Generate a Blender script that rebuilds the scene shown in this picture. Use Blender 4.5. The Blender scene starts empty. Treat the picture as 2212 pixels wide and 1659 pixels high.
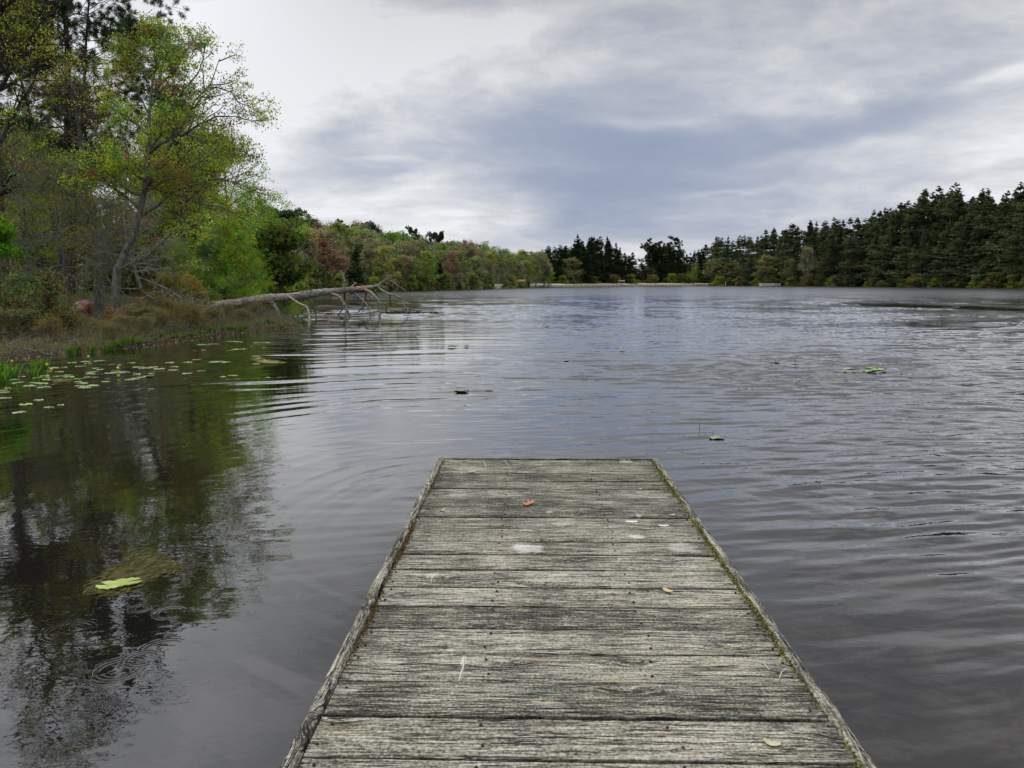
import bpy, math, random
import numpy as np
from mathutils import Vector

# ------------------------------------------------------------------ basics
scene = bpy.context.scene
COL = scene.collection
F = 1789.0                       # focal length in units of a 2212 px wide view
HC = 1.7                         # eye height above the water
PITCH = math.atan((829.5 - 608.0) / F)
CP, SP = math.cos(PITCH), math.sin(PITCH)

def ray(x, y):
    u = (x - 1106.0) / F; v = (829.5 - y) / F
    return np.array([u, CP + v * SP, -SP + v * CP])
def on_z(x, y, z=0.0):
    d = ray(x, y); t = (HC - z) / -d[2]
    return np.array([d[0] * t, d[1] * t, z])
def at(x, y, Y):
    d = ray(x, y); t = Y / d[1]
    return np.array([d[0] * t, Y, HC + d[2] * t])

cam_d = bpy.data.cameras.new("camera"); cam = bpy.data.objects.new("camera", cam_d); COL.objects.link(cam)
cam.location = (0, 0, HC); cam.rotation_euler = (math.pi / 2 - PITCH, 0, 0)
cam_d.sensor_width = 36; cam_d.lens = 36 * F / 2212.0
cam_d.clip_start = 0.05; cam_d.clip_end = 6000
scene.camera = cam
scene.render.resolution_x = 1024; scene.render.resolution_y = 768
scene.view_settings.view_transform = 'Standard'; scene.view_settings.look = 'None'
scene.view_settings.gamma = 1; scene.view_settings.exposure = 0.0
scene.cycles.max_bounces = 6; scene.cycles.diffuse_bounces = 3; scene.cycles.glossy_bounces = 3
scene.cycles.transmission_bounces = 3; scene.cycles.transparent_max_bounces = 4

# ------------------------------------------------------------------ node expressions
class E:
    def __init__(s, nt, k): s.nt = nt; s.k = k
    def _m(s, op, *a):
        n = s.nt.nodes.new('ShaderNodeMath'); n.operation = op
        for i, v in enumerate((s,) + a):
            if isinstance(v, E): s.nt.links.new(v.k, n.inputs[i])
            else: n.inputs[i].default_value = float(v)
        return E(s.nt, n.outputs[0])
    def __add__(s, o): return s._m('ADD', o)
    __radd__ = __add__
    def __mul__(s, o): return s._m('MULTIPLY', o)
    __rmul__ = __mul__
    def __sub__(s, o): return s._m('SUBTRACT', o)
    def __rsub__(s, o): return (s * -1.0) + o
    def __truediv__(s, o): return s._m('DIVIDE', o)
    def __pow__(s, o): return s._m('POWER', o)
    def f(s, op, *a): return s._m(op, *a)
    def sin(s): return s._m('SINE')
    def exp(s): return s._m('EXPONENT')
    def abs(s): return s._m('ABSOLUTE')
    def sqrt(s): return s._m('SQRT')
    def max(s, o): return s._m('MAXIMUM', o)
    def min(s, o): return s._m('MINIMUM', o)
    def step(s, a, b):            # smooth step a..b
        n = s.nt.nodes.new('ShaderNodeMapRange'); n.interpolation_type = 'SMOOTHSTEP'
        s.nt.links.new(s.k, n.inputs[0]); n.inputs[1].default_value = a; n.inputs[2].default_value = b
        return E(s.nt, n.outputs[0])
def comb(nt, x, y, z):
    n = nt.nodes.new('ShaderNodeCombineXYZ')
    for i, v in enumerate((x, y, z)):
        if isinstance(v, E): nt.links.new(v.k, n.inputs[i])
        else: n.inputs[i].default_value = v
    return n.outputs[0]
def sep(nt, k):
    n = nt.nodes.new('ShaderNodeSeparateXYZ'); nt.links.new(k, n.inputs[0])
    return [E(nt, o) for o in n.outputs]
def noise(nt, vec, scale=1.0, detail=2.0, rough=0.5, dist=0.0, col=False):
    n = nt.nodes.new('ShaderNodeTexNoise'); nt.links.new(vec, n.inputs['Vector'])
    n.inputs['Scale'].default_value = scale; n.inputs['Detail'].default_value = detail
    n.inputs['Roughness'].default_value = rough; n.inputs['Distortion'].default_value = dist
    return n.outputs['Color'] if col else E(nt, n.outputs['Fac'])
def mix(nt, fac, a, b, mode='MIX'):
    n = nt.nodes.new('ShaderNodeMix'); n.data_type = 'RGBA'; n.blend_type = mode
    for i, v in ((0, fac), (6, a), (7, b)):
        if isinstance(v, E): nt.links.new(v.k, n.inputs[i])
        elif isinstance(v, (int, float)): n.inputs[i].default_value = v
        elif isinstance(v, tuple): n.inputs[i].default_value = v + (1.0,) if len(v) == 3 else v
        else: nt.links.new(v, n.inputs[i])
    return n.outputs[2]
def vmul(nt, vec, s):
    n = nt.nodes.new('ShaderNodeVectorMath'); n.operation = 'MULTIPLY'; nt.links.new(vec, n.inputs[0]); n.inputs[1].default_value = s
    return n.outputs[0]
def vadd(nt, a, b):
    n = nt.nodes.new('ShaderNodeVectorMath'); n.operation = 'ADD'; nt.links.new(a, n.inputs[0])
    if isinstance(b, tuple): n.inputs[1].default_value = b
    else: nt.links.new(b, n.inputs[1])
    return n.outputs[0]

# ------------------------------------------------------------------ sky (procedural overcast over a Nishita base) and sun
W = bpy.data.worlds.new("World"); scene.world = W; W.use_nodes = True
nt = W.node_tree; nt.nodes.clear()
SUN_EL, SUN_AZ = math.radians(48), math.radians(-55)      # behind cloud, up and to the left
sky = nt.nodes.new('ShaderNodeTexSky'); sky.sky_type = 'NISHITA'; sky.sun_disc = False
sky.sun_elevation = SUN_EL; sky.sun_rotation = SUN_AZ
geo = nt.nodes.new('ShaderNodeTexCoord')
X, Yd, Z = sep(nt, geo.outputs['Generated'])
R2D = 180 / math.pi
az = X.f('ARCTAN2', Yd) * R2D
el = Z.f('ARCSINE') * R2D
elc = el.max(0.5)
# cloud-plane coordinates so that detail gets finer and flatter towards the horizon
zz = Z.max(0.0) + 0.12
pl = comb(nt, X / zz, Yd / zz, 0.0)
wx, wy, _ = sep(nt, noise(nt, pl, 0.55, 4, 0.55, col=True))
waz = az + (wx - 0.5) * 14.0
wel = el + (wy - 0.5) * 7.0
def azel(x, y):
    d = ray(x, y); d = d / np.linalg.norm(d)
    return math.degrees(math.atan2(d[0], d[1])), math.degrees(math.asin(d[2]))
def blob(x, y, sx, sy, rot=0.0, warp=1.0):
    a0, e0 = azel(x, y); k = R2D / F
    da = (waz if warp else az) - a0; de = (wel if warp else el) - e0
    c, s = math.cos(math.radians(rot)), math.sin(math.radians(rot))
    p = (da * c + de * s) / (sx * k); q = (de * c - da * s) / (sy * k)
    return ((p * p + q * q) * -0.5).exp()
n_big = noise(nt, pl, 0.8, 6, 0.55)
n_lmp = noise(nt, vadd(nt, comb(nt, X * 6.5, Yd * 6.5, Z * 15.0), comb(nt, wx * 2.2, wy * 2.2, 0.0)), 1.0, 9, 0.62)
n_mid = noise(nt, vadd(nt, pl, (7.3, 2.1, 0.0)), 2.6, 7, 0.62)
# shade: 0 = bright cloud, 1 = dark blue grey cloud
DARK = [(1400, 350, 300, 70, 3, .58), (1300, 310, 150, 50, -4, .26), (1420, 400, 180, 32, 2, .25), (900, 345, 130, 34, 4, .18), (1500, 170, 330, 70, 22, .17), (1850, 80, 400, 110, 20, .14), (640, 320, 110, 60, 0, .10), (720, 170, 110, 70, 30, .10),
        (1800, 275, 140, 24, 16, .30), (1330, 455, 190, 45, -4, .46), (1560, 300, 300, 40, 4, .25), (1450, 520, 340, 40, 0, .25), (1180, 250, 170, 45, 18, .22),
        (1000, 15, 120, 22, 5, .30), (1400, 20, 300, 30, 8, .14), (2100, 420, 200, 60, 10, .10), (800, 400, 70, 12, 2, .22), (1700, 450, 300, 50, 0, .1),
        (2050, 230, 200, 60, 10, .08), (1200, 420, 120, 40, 0, .2)]
LIGHT = [(1350, 265, 45, 13, -6, .5), (1460, 262, 45, 12, 0, .45), (1720, 330, 150, 12, 10, .28), (1540, 398, 75, 5, 3, .42), (1130, 440, 90, 22, -8, .3), (1000, 470, 130, 30, 0, .25), (560, 120, 120, 90, 40, .35), (930, 75, 200, 22, 8, .45),
         (640, 25, 110, 22, 10, .3), (2140, 140, 70, 9, 12, .35), (1950, 300, 190, 30, 16, .22), (500, 330, 120, 150, 0, .12), (1180, 365, 60, 10, 0, .15), (820, 370, 60, 7, 0, .2)]
sh = None
for x, y, sx, sy, r, a in DARK:
    b = blob(x, y, sx, sy, r) * (a * 0.92); sh = b if sh is None else sh + b
for x, y, sx, sy, r, a in LIGHT: sh = sh - blob(x, y, sx, sy, r) * (a * 1.0)
sh = sh + (n_big - 0.5) * 0.7 + (n_mid - 0.5) * 0.55 + (n_lmp - 0.5) * 1.35 + 0.14
sh = 1.0 - (sh.max(0.0) * -1.25).exp()
cr = nt.nodes.new('ShaderNodeValToRGB'); nt.links.new(sh.k, cr.inputs[0])
els = cr.color_ramp.elements; els[0].position = 0.0; els[0].color = (0.87, 0.88, 0.915, 1); els[1].position = 1.0; els[1].color = (0.235, 0.295, 0.42, 1)
for p, c in ((0.25, (0.69, 0.707, 0.748, 1)), (0.5, (0.485, 0.522, 0.615, 1)), (0.75, (0.345, 0.40, 0.525, 1))):
    e = els.new(p); e.color = c
# overcast: the cloud deck is brighter overhead and round the veiled sun, above the picture
up = el.step(16.0, 34.0)
sunglow = ((((az + 42.0) / 28.0) ** 2.0 + ((el - 37.0) / 9.5) ** 2.0) * -0.5).exp()
dip = ((((el - 25.0) / 7.0) ** 2.0) * -0.5).exp() * (az + 24.0).step(0.0, 16.0)
gain = el.step(31.0, 46.0) * 1.15 + 1.02 + sunglow * 0.9 - dip * 0.44
g2 = up * ((((az + 6.0) / 8.0) ** 2.0) * -0.5).exp() * 0.22
gain = (gain - g2) * (1.0 - el.step(0.0, -8.0) * 0.6)
hv = nt.nodes.new('ShaderNodeVectorMath'); hv.operation = 'SCALE'; nt.links.new(cr.outputs[0], hv.inputs[0]); nt.links.new(gain.k, hv.inputs[3])
bg1 = nt.nodes.new('ShaderNodeBackground'); nt.links.new(sky.outputs[0], bg1.inputs[0]); bg1.inputs[1].default_value = 0.06
bg2 = nt.nodes.new('ShaderNodeBackground'); nt.links.new(hv.outputs[0], bg2.inputs[0]); bg2.inputs[1].default_value = 1.0
ms = nt.nodes.new('ShaderNodeMixShader'); ms.inputs[0].default_value = 0.96
nt.links.new(bg1.outputs[0], ms.inputs[1]); nt.links.new(bg2.outputs[0], ms.inputs[2])
wo = nt.nodes.new('ShaderNodeOutputWorld'); nt.links.new(ms.outputs[0], wo.inputs[0])

sl = bpy.data.lights.new("sun", 'SUN'); so = bpy.data.objects.new("sun", sl); COL.objects.link(so)
sl.energy = 1.2; sl.angle = math.radians(25); sl.color = (1.0, 0.96, 0.9)
sd = Vector((math.sin(SUN_AZ) * math.cos(SUN_EL), math.cos(SUN_AZ) * math.cos(SUN_EL), math.sin(SUN_EL)))
so.rotation_euler = sd.to_track_quat('Z', 'Y').to_euler()

# ------------------------------------------------------------------ mesh building
class MB:
    def __init__(s): s.V = []; s.Q = []; s.T = []; s.cq = []; s.ct = []; s.n = 0
    def add(s, V, Fa, col=(1, 1, 1)):
        V = np.asarray(V, dtype=np.float32).reshape(-1, 3); Fa = np.asarray(Fa, dtype=np.int64)
        if len(Fa) == 0: return
        c = np.asarray(col, dtype=np.float32)
        if c.ndim == 1: c = np.tile(c, (len(Fa), 1))
        (s.Q if Fa.shape[1] == 4 else s.T).append(Fa + s.n); (s.cq if Fa.shape[1] == 4 else s.ct).append(c)
        s.V.append(V); s.n += len(V)
    def mesh(s, name, mat, smooth=True):
        V = np.concatenate(s.V)
        Q = np.concatenate(s.Q) if s.Q else np.zeros((0, 4), int); T = np.concatenate(s.T) if s.T else np.zeros((0, 3), int)
        cols = np.concatenate((s.cq + s.ct))
        me = bpy.data.meshes.new(name)
        me.vertices.add(len(V)); me.vertices.foreach_set('co', V.ravel())
        me.loops.add(Q.size + T.size); me.loops.foreach_set('vertex_index', np.concatenate([Q.ravel(), T.ravel()]).astype(np.int32))
        me.polygons.add(len(Q) + len(T))
        st = np.concatenate([np.arange(len(Q)) * 4, Q.size + np.arange(len(T)) * 3]).astype(np.int32)
        me.polygons.foreach_set('loop_start', st)
        me.update(calc_edges=True)
        if smooth: me.polygons.foreach_set('use_smooth', np.ones(len(Q) + len(T), dtype=bool))
        a = me.attributes.new('leaf', 'FLOAT_COLOR', 'FACE')
        a.data.foreach_set('color', np.concatenate([cols, np.ones((len(cols), 1), np.float32)], 1).ravel())
        me.materials.append(mat); me.validate(verbose=False)
        return me
    def build(s, name, mat, parent=None, smooth=True, color=None, **kw):
        o = bpy.data.objects.new(name, s.mesh(name, mat, smooth)); COL.objects.link(o)
        if parent is not None: o.parent = parent
        if color: o.color = tuple(color) + (1.0,)
        tag(o, **kw); return o

def tag(o, label=None, cat=None, group=None, kind=None):
    if label: o['label'] = label
    if cat: o['category'] = cat
    if group: o['group'] = group
    if kind: o['kind'] = kind
    return o
def empty(name, loc, label, cat, group=None, rz=0.0):
    o = bpy.data.objects.new(name, None); COL.objects.link(o); o.location = tuple(loc); o.rotation_euler[2] = rz
    o.empty_display_size = 0.2
    return tag(o, label, cat, group)
def unit(v): return v / np.maximum(np.linalg.norm(v, axis=-1, keepdims=True), 1e-9)

def tubes(mb, P, R, sides=5, col=(1, 1, 1), cap=True, rough=0.0, rng=None):
    """P (N,n,3) polylines, R (N,n) radii"""
    P = np.asarray(P, float); R = np.asarray(R, float)
    if P.ndim == 2: P = P[None]; R = R[None]
    N, n = R.shape
    T = unit(np.gradient(P, axis=1))
    d = unit(P[:, -1] - P[:, 0]); ref = np.where(np.abs(d[:, 2:3]) > 0.8, np.array([[1.0, 0.2, 0.1]]), np.array([[0.1, 0.05, 1.0]]))
    ref = np.repeat(ref[:, None], n, 1)
    A = unit(np.cross(T, ref)); B = np.cross(T, A)
    th = np.arange(sides) / sides * 2 * np.pi
    rr = R[:, :, None]
    if rough and rng is not None: rr = rr * (1 + rough * rng.uniform(-1, 1, (N, n, sides)))
    V = P[:, :, None] + (A[:, :, None] * np.cos(th)[None, None, :, None] + B[:, :, None] * np.sin(th)[None, None, :, None]) * rr[..., None]
    i, j, k = np.meshgrid(np.arange(N), np.arange(n - 1), np.arange(sides), indexing='ij')
    b = i * n * sides; k2 = (k + 1) % sides
    Fq = np.stack([b + j * sides + k, b + j * sides + k2, b + (j + 1) * sides + k2, b + (j + 1) * sides + k], -1).reshape(-1, 4)
    mb.add(V, Fq, col)
    if cap and N == 1:
        for e, jj in ((0, 0), (1, n - 1)):
            ring = V[0, jj]; c = ring.mean(0)[None]
            t = np.array([[q, (q + 1) % sides, sides] if e else [(q + 1) % sides, q, sides] for q in range(sides)])
            mb.add(np.concatenate([ring, c]), t, col)

def grow(rng, S, D, L, n, wig=0.15, trop=0.0, hflat=1.0):
    S = np.asarray(S, float); D = unit(np.asarray(D, float)); L = np.asarray(L, float)
    P = np.zeros((len(S), n, 3)); P[:, 0] = S; p = S.copy(); d = D.copy(); st = (L / (n - 1))[:, None]
    for q in range(1, n):
        p = p + d * st; P[:, q] = p
        d = d + rng.normal(0, wig, d.shape) * np.array([1, 1, hflat]); d[:, 2] += trop; d = unit(d)
    return P
def kids(rng, P, k, lo, hi, ang, angs=0.25, hflat=1.0):
    """k children per parent; returns start, direction, parameter, parent index"""
    N, n, _ = P.shape
    idx = np.repeat(np.arange(N), k); t = rng.uniform(lo, hi, N * k)
    f = t * (n - 1); j = np.clip(f.astype(int), 0, n - 2); w = (f - j)[:, None]
    S = P[idx, j] * (1 - w) + P[idx, j + 1] * w
    T = unit(P[idx, j + 1] - P[idx, j])
    rnd = rng.normal(0, 1, T.shape) * np.array([1, 1, hflat]); per = unit(rnd - T * (rnd * T).sum(-1, keepdims=True))
    a = (ang + rng.normal(0, angs, N * k))[:, None]
    return S, unit(T * np.cos(a) + per * np.sin(a)), t, idx
def taper(r0, n, end=0.25):
    r0 = np.asarray(r0, float)
    return r0[:, None] * np.linspace(1, end, n)[None]

def leaves(mb, rng, C, size, asp=0.6, A=None, arand=1.0, col=None, flat=0.0, droop=0.0):
    N = len(C)
    a = rng.normal(0, 1, (N, 3)) * arand
    if A is not None: a = a + A
    a[:, 2] -= droop; a = unit(a)
    r = rng.normal(0, 1, (N, 3)); r[:, 2] *= (1 - flat); r = r if flat == 0 else r + 0.0
    b = unit(r - a * (r * a).sum(-1, keepdims=True))
    s = (size * rng.uniform(0.6, 1.3, N))[:, None]
    V = np.stack([C - a * s * .5, C + b * s * asp * .5, C + a * s * .5, C - b * s * asp * .5], 1)
    f = np.arange(N)[:, None] * 4 + np.arange(4)[None]
    mb.add(V, f, (1, 1, 1) if col is None else col)
def shade(rng, n, idx=None, lo=0.75, hi=1.2, hue=0.18, clump=0.25):
    """per-leaf colour variation; idx = clump index"""
    b = rng.uniform(lo, hi, n); h = rng.normal(0, hue * 0.5, n)
    if idx is not None:
        m = idx.max() + 1; b = b * (1 + rng.normal(0, clump, m))[idx]; h = h + rng.normal(0, hue, m)[idx]
    b = np.clip(b, 0.25, 2.0)
    return np.stack([b * (1 + h), b, b * (1 - h * 0.5)], 1).clip(0.02, 3)

# ------------------------------------------------------------------ materials
def new_mat(name):
    m = bpy.data.materials.new(name); m.use_nodes = True; t = m.node_tree; t.nodes.clear()
    o = t.nodes.new('ShaderNodeOutputMaterial'); return m, t, o
def principled(t, o, col, rough=0.8, spec=0.3, normal=None):
    b = t.nodes.new('ShaderNodeBsdfPrincipled')
    if isinstance(col, tuple): b.inputs['Base Color'].default_value = col + (1.0,)
    else: t.links.new(col, b.inputs['Base Color'])
    if isinstance(rough, E): t.links.new(rough.k, b.inputs['Roughness'])
    else: b.inputs['Roughness'].default_value = rough
    b.inputs['Specular IOR Level'].default_value = spec
    if normal is not None: t.links.new(normal, b.inputs['Normal'])
    t.links.new(b.outputs[0], o.inputs[0]); return b
def bump(t, h, dist, strength=1.0):
    n = t.nodes.new('ShaderNodeBump'); n.inputs['Strength'].default_value = strength; n.inputs['Distance'].default_value = dist
    t.links.new(h.k, n.inputs['Height']); return n.outputs[0]
def objpos(t): return t.nodes.new('ShaderNodeTexCoord').outputs['Object']
def worldpos(t): return t.nodes.new('ShaderNodeNewGeometry').outputs['Position']

def make_foliage():
    m, t, o = new_mat("foliage")
    oi = t.nodes.new('ShaderNodeObjectInfo'); at_ = t.nodes.new('ShaderNodeAttribute'); at_.attribute_name = 'leaf'
    c = mix(t, 1.0, oi.outputs['Color'], at_.outputs['Color'], 'MULTIPLY')
    d = t.nodes.new('ShaderNodeBsdfDiffuse'); c = mix(t, 1.0, c, (1.42, 1.40, 1.34), 'MULTIPLY')
    t.links.new(c, d.inputs[0])
    tr = t.nodes.new('ShaderNodeBsdfTranslucent'); t.links.new(mix(t, 1.0, c, (1.0, 1.15, 0.7), 'MULTIPLY'), tr.inputs[0])
    ms = t.nodes.new('ShaderNodeMixShader'); ms.inputs[0].default_value = 0.44
    t.links.new(d.outputs[0], ms.inputs[1]); t.links.new(tr.outputs[0], ms.inputs[2]); t.links.new(ms.outputs[0], o.inputs[0])
    return m
def make_bark():
    m, t, o = new_mat("bark")
    oi = t.nodes.new('ShaderNodeObjectInfo'); p = objpos(t)
    st = vmul(t, p, (1, 1, 0.3))
    n1 = noise(t, st, 14, 4, 0.65); n2 = noise(t, p, 2.5, 3, 0.6)
    c = mix(t, n1.step(0.35, 0.65), mix(t, 1.0, oi.outputs['Color'], (0.35, 0.33, 0.30), 'MULTIPLY'), oi.outputs['Color'])
    c = mix(t, n2.step(0.55, 0.7) * 0.5, c, mix(t, 1.0, oi.outputs['Color'], (1.3, 1.5, 1.15), 'MULTIPLY'))
    principled(t, o, c, 0.9, 0.2, bump(t, n1, 0.02)); return m
FOL = make_foliage(); BARK = make_bark()

# ------------------------------------------------------------------ shoreline and ground
SH_PX = [(0, 775), (90, 769), (170, 762), (300, 750), (400, 737), (500, 722), (600, 710), (640, 704), (622, 692), (606, 676), (590, 660), (565, 648),
         (600, 640), (660, 634), (750, 631), (870, 629), (1000, 626), (1100, 622.5), (1250, 619.5), (1400, 617.6), (1520, 617.2), (1650, 617.6), (1850, 619), (2050, 621), (2212, 623)]
SHORE = [tuple(on_z(x, y)[:2]) for x, y in SH_PX]
SHORE = [(-12.8, 15.5), (-15.5, 9.0), (-16.5, 0.0), (-14.0, -6.0), (-3.0, -8.5), (8.0, -8.0), (40.0, -12.0), (120.0, 5.0), (190.0, 60.0), (185.0, 130.0)][::-1][0:0] + SHORE
TAIL = [(165.0, 175.0), (190.0, 60.0), (120.0, 5.0), (40.0, -12.0), (8.0, -8.0), (-3.0, -8.5), (-14.0, -6.0), (-16.5, 0.0), (-15.5, 9.0), (-12.8, 15.5)]
POLY = np.array(SHORE + TAIL)
def shore_dist(x, y):
    """signed distance: positive on land"""
    x = np.asarray(x, float); y = np.asarray(y, float); sh_ = x.shape; p = np.stack([x.ravel(), y.ravel()], 1)
    dmin = np.full(len(p), 1e9); ins = np.zeros(len(p), bool); n = len(POLY)
    for i in range(n):
        a = POLY[i]; b = POLY[(i + 1) % n]; ab = b - a; t = np.clip(((p - a) @ ab) / (ab @ ab), 0, 1)
        dmin = np.minimum(dmin, np.linalg.norm(p - a - t[:, None] * ab, axis=1))
        c = ((a[1] > p[:, 1]) != (b[1] > p[:, 1])); xi = a[0] + (p[:, 1] - a[1]) / (ab[1] if abs(ab[1]) > 1e-12 else 1e-12) * ab[0]
        ins ^= c & (p[:, 0] < xi)
    return np.where(ins, -dmin, dmin).reshape(sh_)
def wob(x, y, s, seed=0.0):
    return (np.sin(x * s + seed) * np.cos(y * s * 1.3 + seed * 2) + 0.5 * np.sin(x * s * 2.3 + y * s * 1.7 + seed) + 0.25 * np.cos(x * s * 4.9 - y * s * 4.1))
def height(x, y):
    x = np.asarray(x, float); y = np.asarray(y, float)
    d = shore_dist(x, y) + 0.18 * wob(x, y, 1.1) * (y < 60)
    land = 0.20 * (1 - np.exp(-np.maximum(d, 0) / 0.7)) + 0.05 * np.maximum(d - 7, 0)
    land = np.where(land > 2.2, 2.2 + (land - 2.2) * 0.25, land)
    land += 0.05 * wob(x, y, 0.7, 1.0) * np.clip(d / 4, 0, 1)
    land += 0.75 * np.exp(-(((x + 22.5) / 4.5) ** 2 + ((y - 44) / 3.5) ** 2))
    hl = np.exp(-((x + 40) / 60) ** 2) * np.clip((y - 90) / 60, 0, 1); land += hl * np.clip(d - 6, 0, 60) * 0.07
    hr = np.clip((x - 20) / 80, 0, 1) * np.clip((y - 100) / 100, 0, 1); land += hr * np.clip(d - 5, 0, 80) * 0.05
    return np.where(d > 0, land, np.maximum(d * 0.35, -1.6) - 0.01)
def hz(x, y): return float(height(np.array([x]), np.array([y]))[0])

thn = 420; rn = 190
th = np.linspace(-np.pi, np.pi, thn, endpoint=False); th = th + 0.0
rr = np.concatenate([[0.5], np.exp(np.linspace(math.log(3), math.log(3000), rn - 1))])
TH, RR = np.meshgrid(th, rr); GX = np.sin(TH) * RR; GY = np.cos(TH) * RR
# warp angles so that the view sector is denser
TH2 = TH - 0.72 * np.sin(TH); GX = np.sin(TH2) * RR; GY = np.cos(TH2) * RR
GZ = height(GX, GY)
mb = MB(); V = np.stack([GX, GY, GZ], -1).reshape(-1, 3)
i, j = np.meshgrid(np.arange(rn - 1), np.arange(thn), indexing='ij'); j2 = (j + 1) % thn
mb.add(V, np.stack([i * thn + j, (i + 1) * thn + j, (i + 1) * thn + j2, i * thn + j2], -1).reshape(-1, 4))
mb.add(V[:thn], np.array([[0, q, q + 1] for q in range(1, thn - 1)]))
m, t, o = new_mat("forest floor")
p = worldpos(t); n1 = noise(t, p, 0.35, 4, 0.6); n2 = noise(t, p, 6, 4, 0.7); n3 = noise(t, p, 30, 3, 0.7)
c = mix(t, n2.step(0.35, 0.7), (0.035, 0.026, 0.016), (0.10, 0.075, 0.045))
c = mix(t, n1.step(0.46, 0.6) * n3.step(0.3, 0.6), c, (0.045, 0.075, 0.014))
pz = sep(t, p)[2]
c = mix(t, pz.step(0.16, 0.02), c, (0.03, 0.024, 0.018))
principled(t, o, c, 0.95, 0.1, bump(t, n3, 0.03)); GROUND = m
mb.build('ground', GROUND, kind='structure', label='wooded banks and bed of the pond, leaf litter and moss')

# ------------------------------------------------------------------ water
def z3(x, y, x0=450., y0=500., s=3.16): return ((x0 + x / s) * 0.8641, (y0 + y / s) * 0.8641)
RINGS = [(1140, 620, 95, 1.0), (1620, 190, 72, .8), (1770, 97, 50, .8), (940, 590, 60, .7), (1165, 510, 42, .6), (1200, 1050, 215, .6), (1010, 1035, 50, .8), (950, 930, 100, .7),
         (480, 1000, 80, .6), (1850, 900, 150, .22), (440, 42, 92, .9), (850, 160, 150, .7), (1995, 500, 15, 1.2), (470, 740, 150, .5), (800, 1000, 150, .5), (1560, 330, 60, .6), (1100, 860, 130, .4)]
m, t, o = new_mat("pond water")
p = worldpos(t); px, py, _pz = sep(t, p)
CX, CY = 0.45, 5.6
rx = px - CX; ry = py - CY
rad = (rx * rx + ry * ry).sqrt(); ang = rx.f('ARCTAN2', ry)
gust = noise(t, vmul(t, p, (0.05, 0.05, 0)), 1.0, 3, 0.55)
gust2 = noise(t, vmul(t, p, (0.28, 0.22, 0)), 1.0, 3, 0.6)
near = (py * py + px * px).sqrt()
right = (px - (py * 0.05 - 2.0)).step(-2.5, 6.0)                 # breeze reaches the open right side
calm = 1.0 - (1.0 - right) * (1.0 - near.step(9.0, 30.0))         # sheltered water on the near left
wv = t.nodes.new('ShaderNodeGroup')
g = bpy.data.node_groups.new('wave height', 'ShaderNodeTree')
g.interface.new_socket('P', in_out='INPUT', socket_type='NodeSocketVector')
for s_ in ('calm', 'arcs', 'far'): g.interface.new_socket(s_, in_out='INPUT', socket_type='NodeSocketFloat')
g.interface.new_socket('H', in_out='OUTPUT', socket_type='NodeSocketFloat')
gi = g.nodes.new('NodeGroupInput'); go = g.nodes.new('NodeGroupOutput')
gx, gy, _ = sep(g, gi.outputs[0]); kc = E(g, gi.outputs[1]); ka = E(g, gi.outputs[2]); kf = E(g, gi.outputs[3])
ax = gx - CX; ay = gy - CY; ar = (ax * ax + ay * ay).sqrt(); aa = ax.f('ARCTAN2', ay)
# wavelets fanning out round the dock, crests long across their travel
arc2 = noise(g, comb(g, ar * 6.5, aa * ar.min(9.0) * 1.6, 3.0), 1.0, 2, 0.5)
# wind chop
chop2 = noise(g, comb(g, gx * 4.0, gy * 8.0, 5.0), 1.0, 3, 0.6)
micro = noise(g, comb(g, gx * 16, gy * 20, 0.0), 1.0, 2, 0.5)
H = arc2 * (ka * 0.0025) + (chop2 * 0.0075) * kc + micro * 0.0005
g.links.new(H.k, go.inputs[0])
arcs = rad.step(0.9, 2.2) * (1.0 - rad.step(10.0, 26.0)) * (0.25 + 0.75 * ((py - 3.0).step(-1.0, 4.0))) * gust2.step(0.25, 0.6)
arcs = arcs * (0.35 + 0.65 * (px + 4.5).step(0.0, 4.0)) * (0.4 + 0.6 * (py + px * 0.6 - 3.4).step(0.0, 3.0))
kcalm = (right * near.step(2.0, 10.0) * 0.85 + near.step(13.0, 45.0) * 0.62) * (0.45 + gust2.step(0.3, 0.62) * 0.75) * (0.6 + gust.step(0.35, 0.6) * 0.6) + 0.02 + (px + 1.2).step(0.0, 3.0) * 0.20
bn = (px - 25.0) * 0.919 + (py - 65.0) * 0.394
bl_ = (py - 65.0) * -0.919 + (px - 25.0) * 0.394
band = (((bn + (gust2 - 0.5) * 9.0) / 3.2) ** 2.0 * -1.0).exp() * bl_.step(-6.0, 3.0)
kcalm = kcalm * (1.0 - band * 0.8)
kfar = near.step(8.0, 60.0) * (0.6 - band * 0.4)
def wh(dx, dy):
    n = t.nodes.new('ShaderNodeGroup'); n.node_tree = g
    t.links.new(vadd(t, p, (dx, dy, 0.0)), n.inputs[0])
    t.links.new(kcalm.k, n.inputs[1]); t.links.new(arcs.k, n.inputs[2]); t.links.new(kfar.k, n.inputs[3])
    return E(t, n.outputs[0])
EPS = 0.012
h0 = wh(0, 0); sx = (wh(EPS, 0) - h0) / EPS; sy = (wh(0, EPS) - h0) / EPS
gust2_ring = noise(t, p, 3.0, 2, 0.5).step(0.35, 0.6)
for zx, zy, zr, a in RINGS:                                        # rings left by raindrops
    c0 = on_z(*z3(zx, zy, 0, 1300, 2.676)); c1 = on_z(*z3(zx + zr, zy, 0, 1300, 2.676)); r0 = abs(c1[0] - c0[0]) * 1.02
    dx = px - c0[0]; dy = py - c0[1]; d = (dx * dx + dy * dy).sqrt().max(0.001)
    w = 0.018 + 0.09 * r0
    gg = (((d - r0) / w) ** 2.0 * -1.0).exp() * ((d - r0) * (6.28 / (w * 0.9))).sin() * (0.075 * a)
    gg = gg * gust2_ring
    sx = sx + gg * dx / d; sy = sy + gg * dy / d
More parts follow.
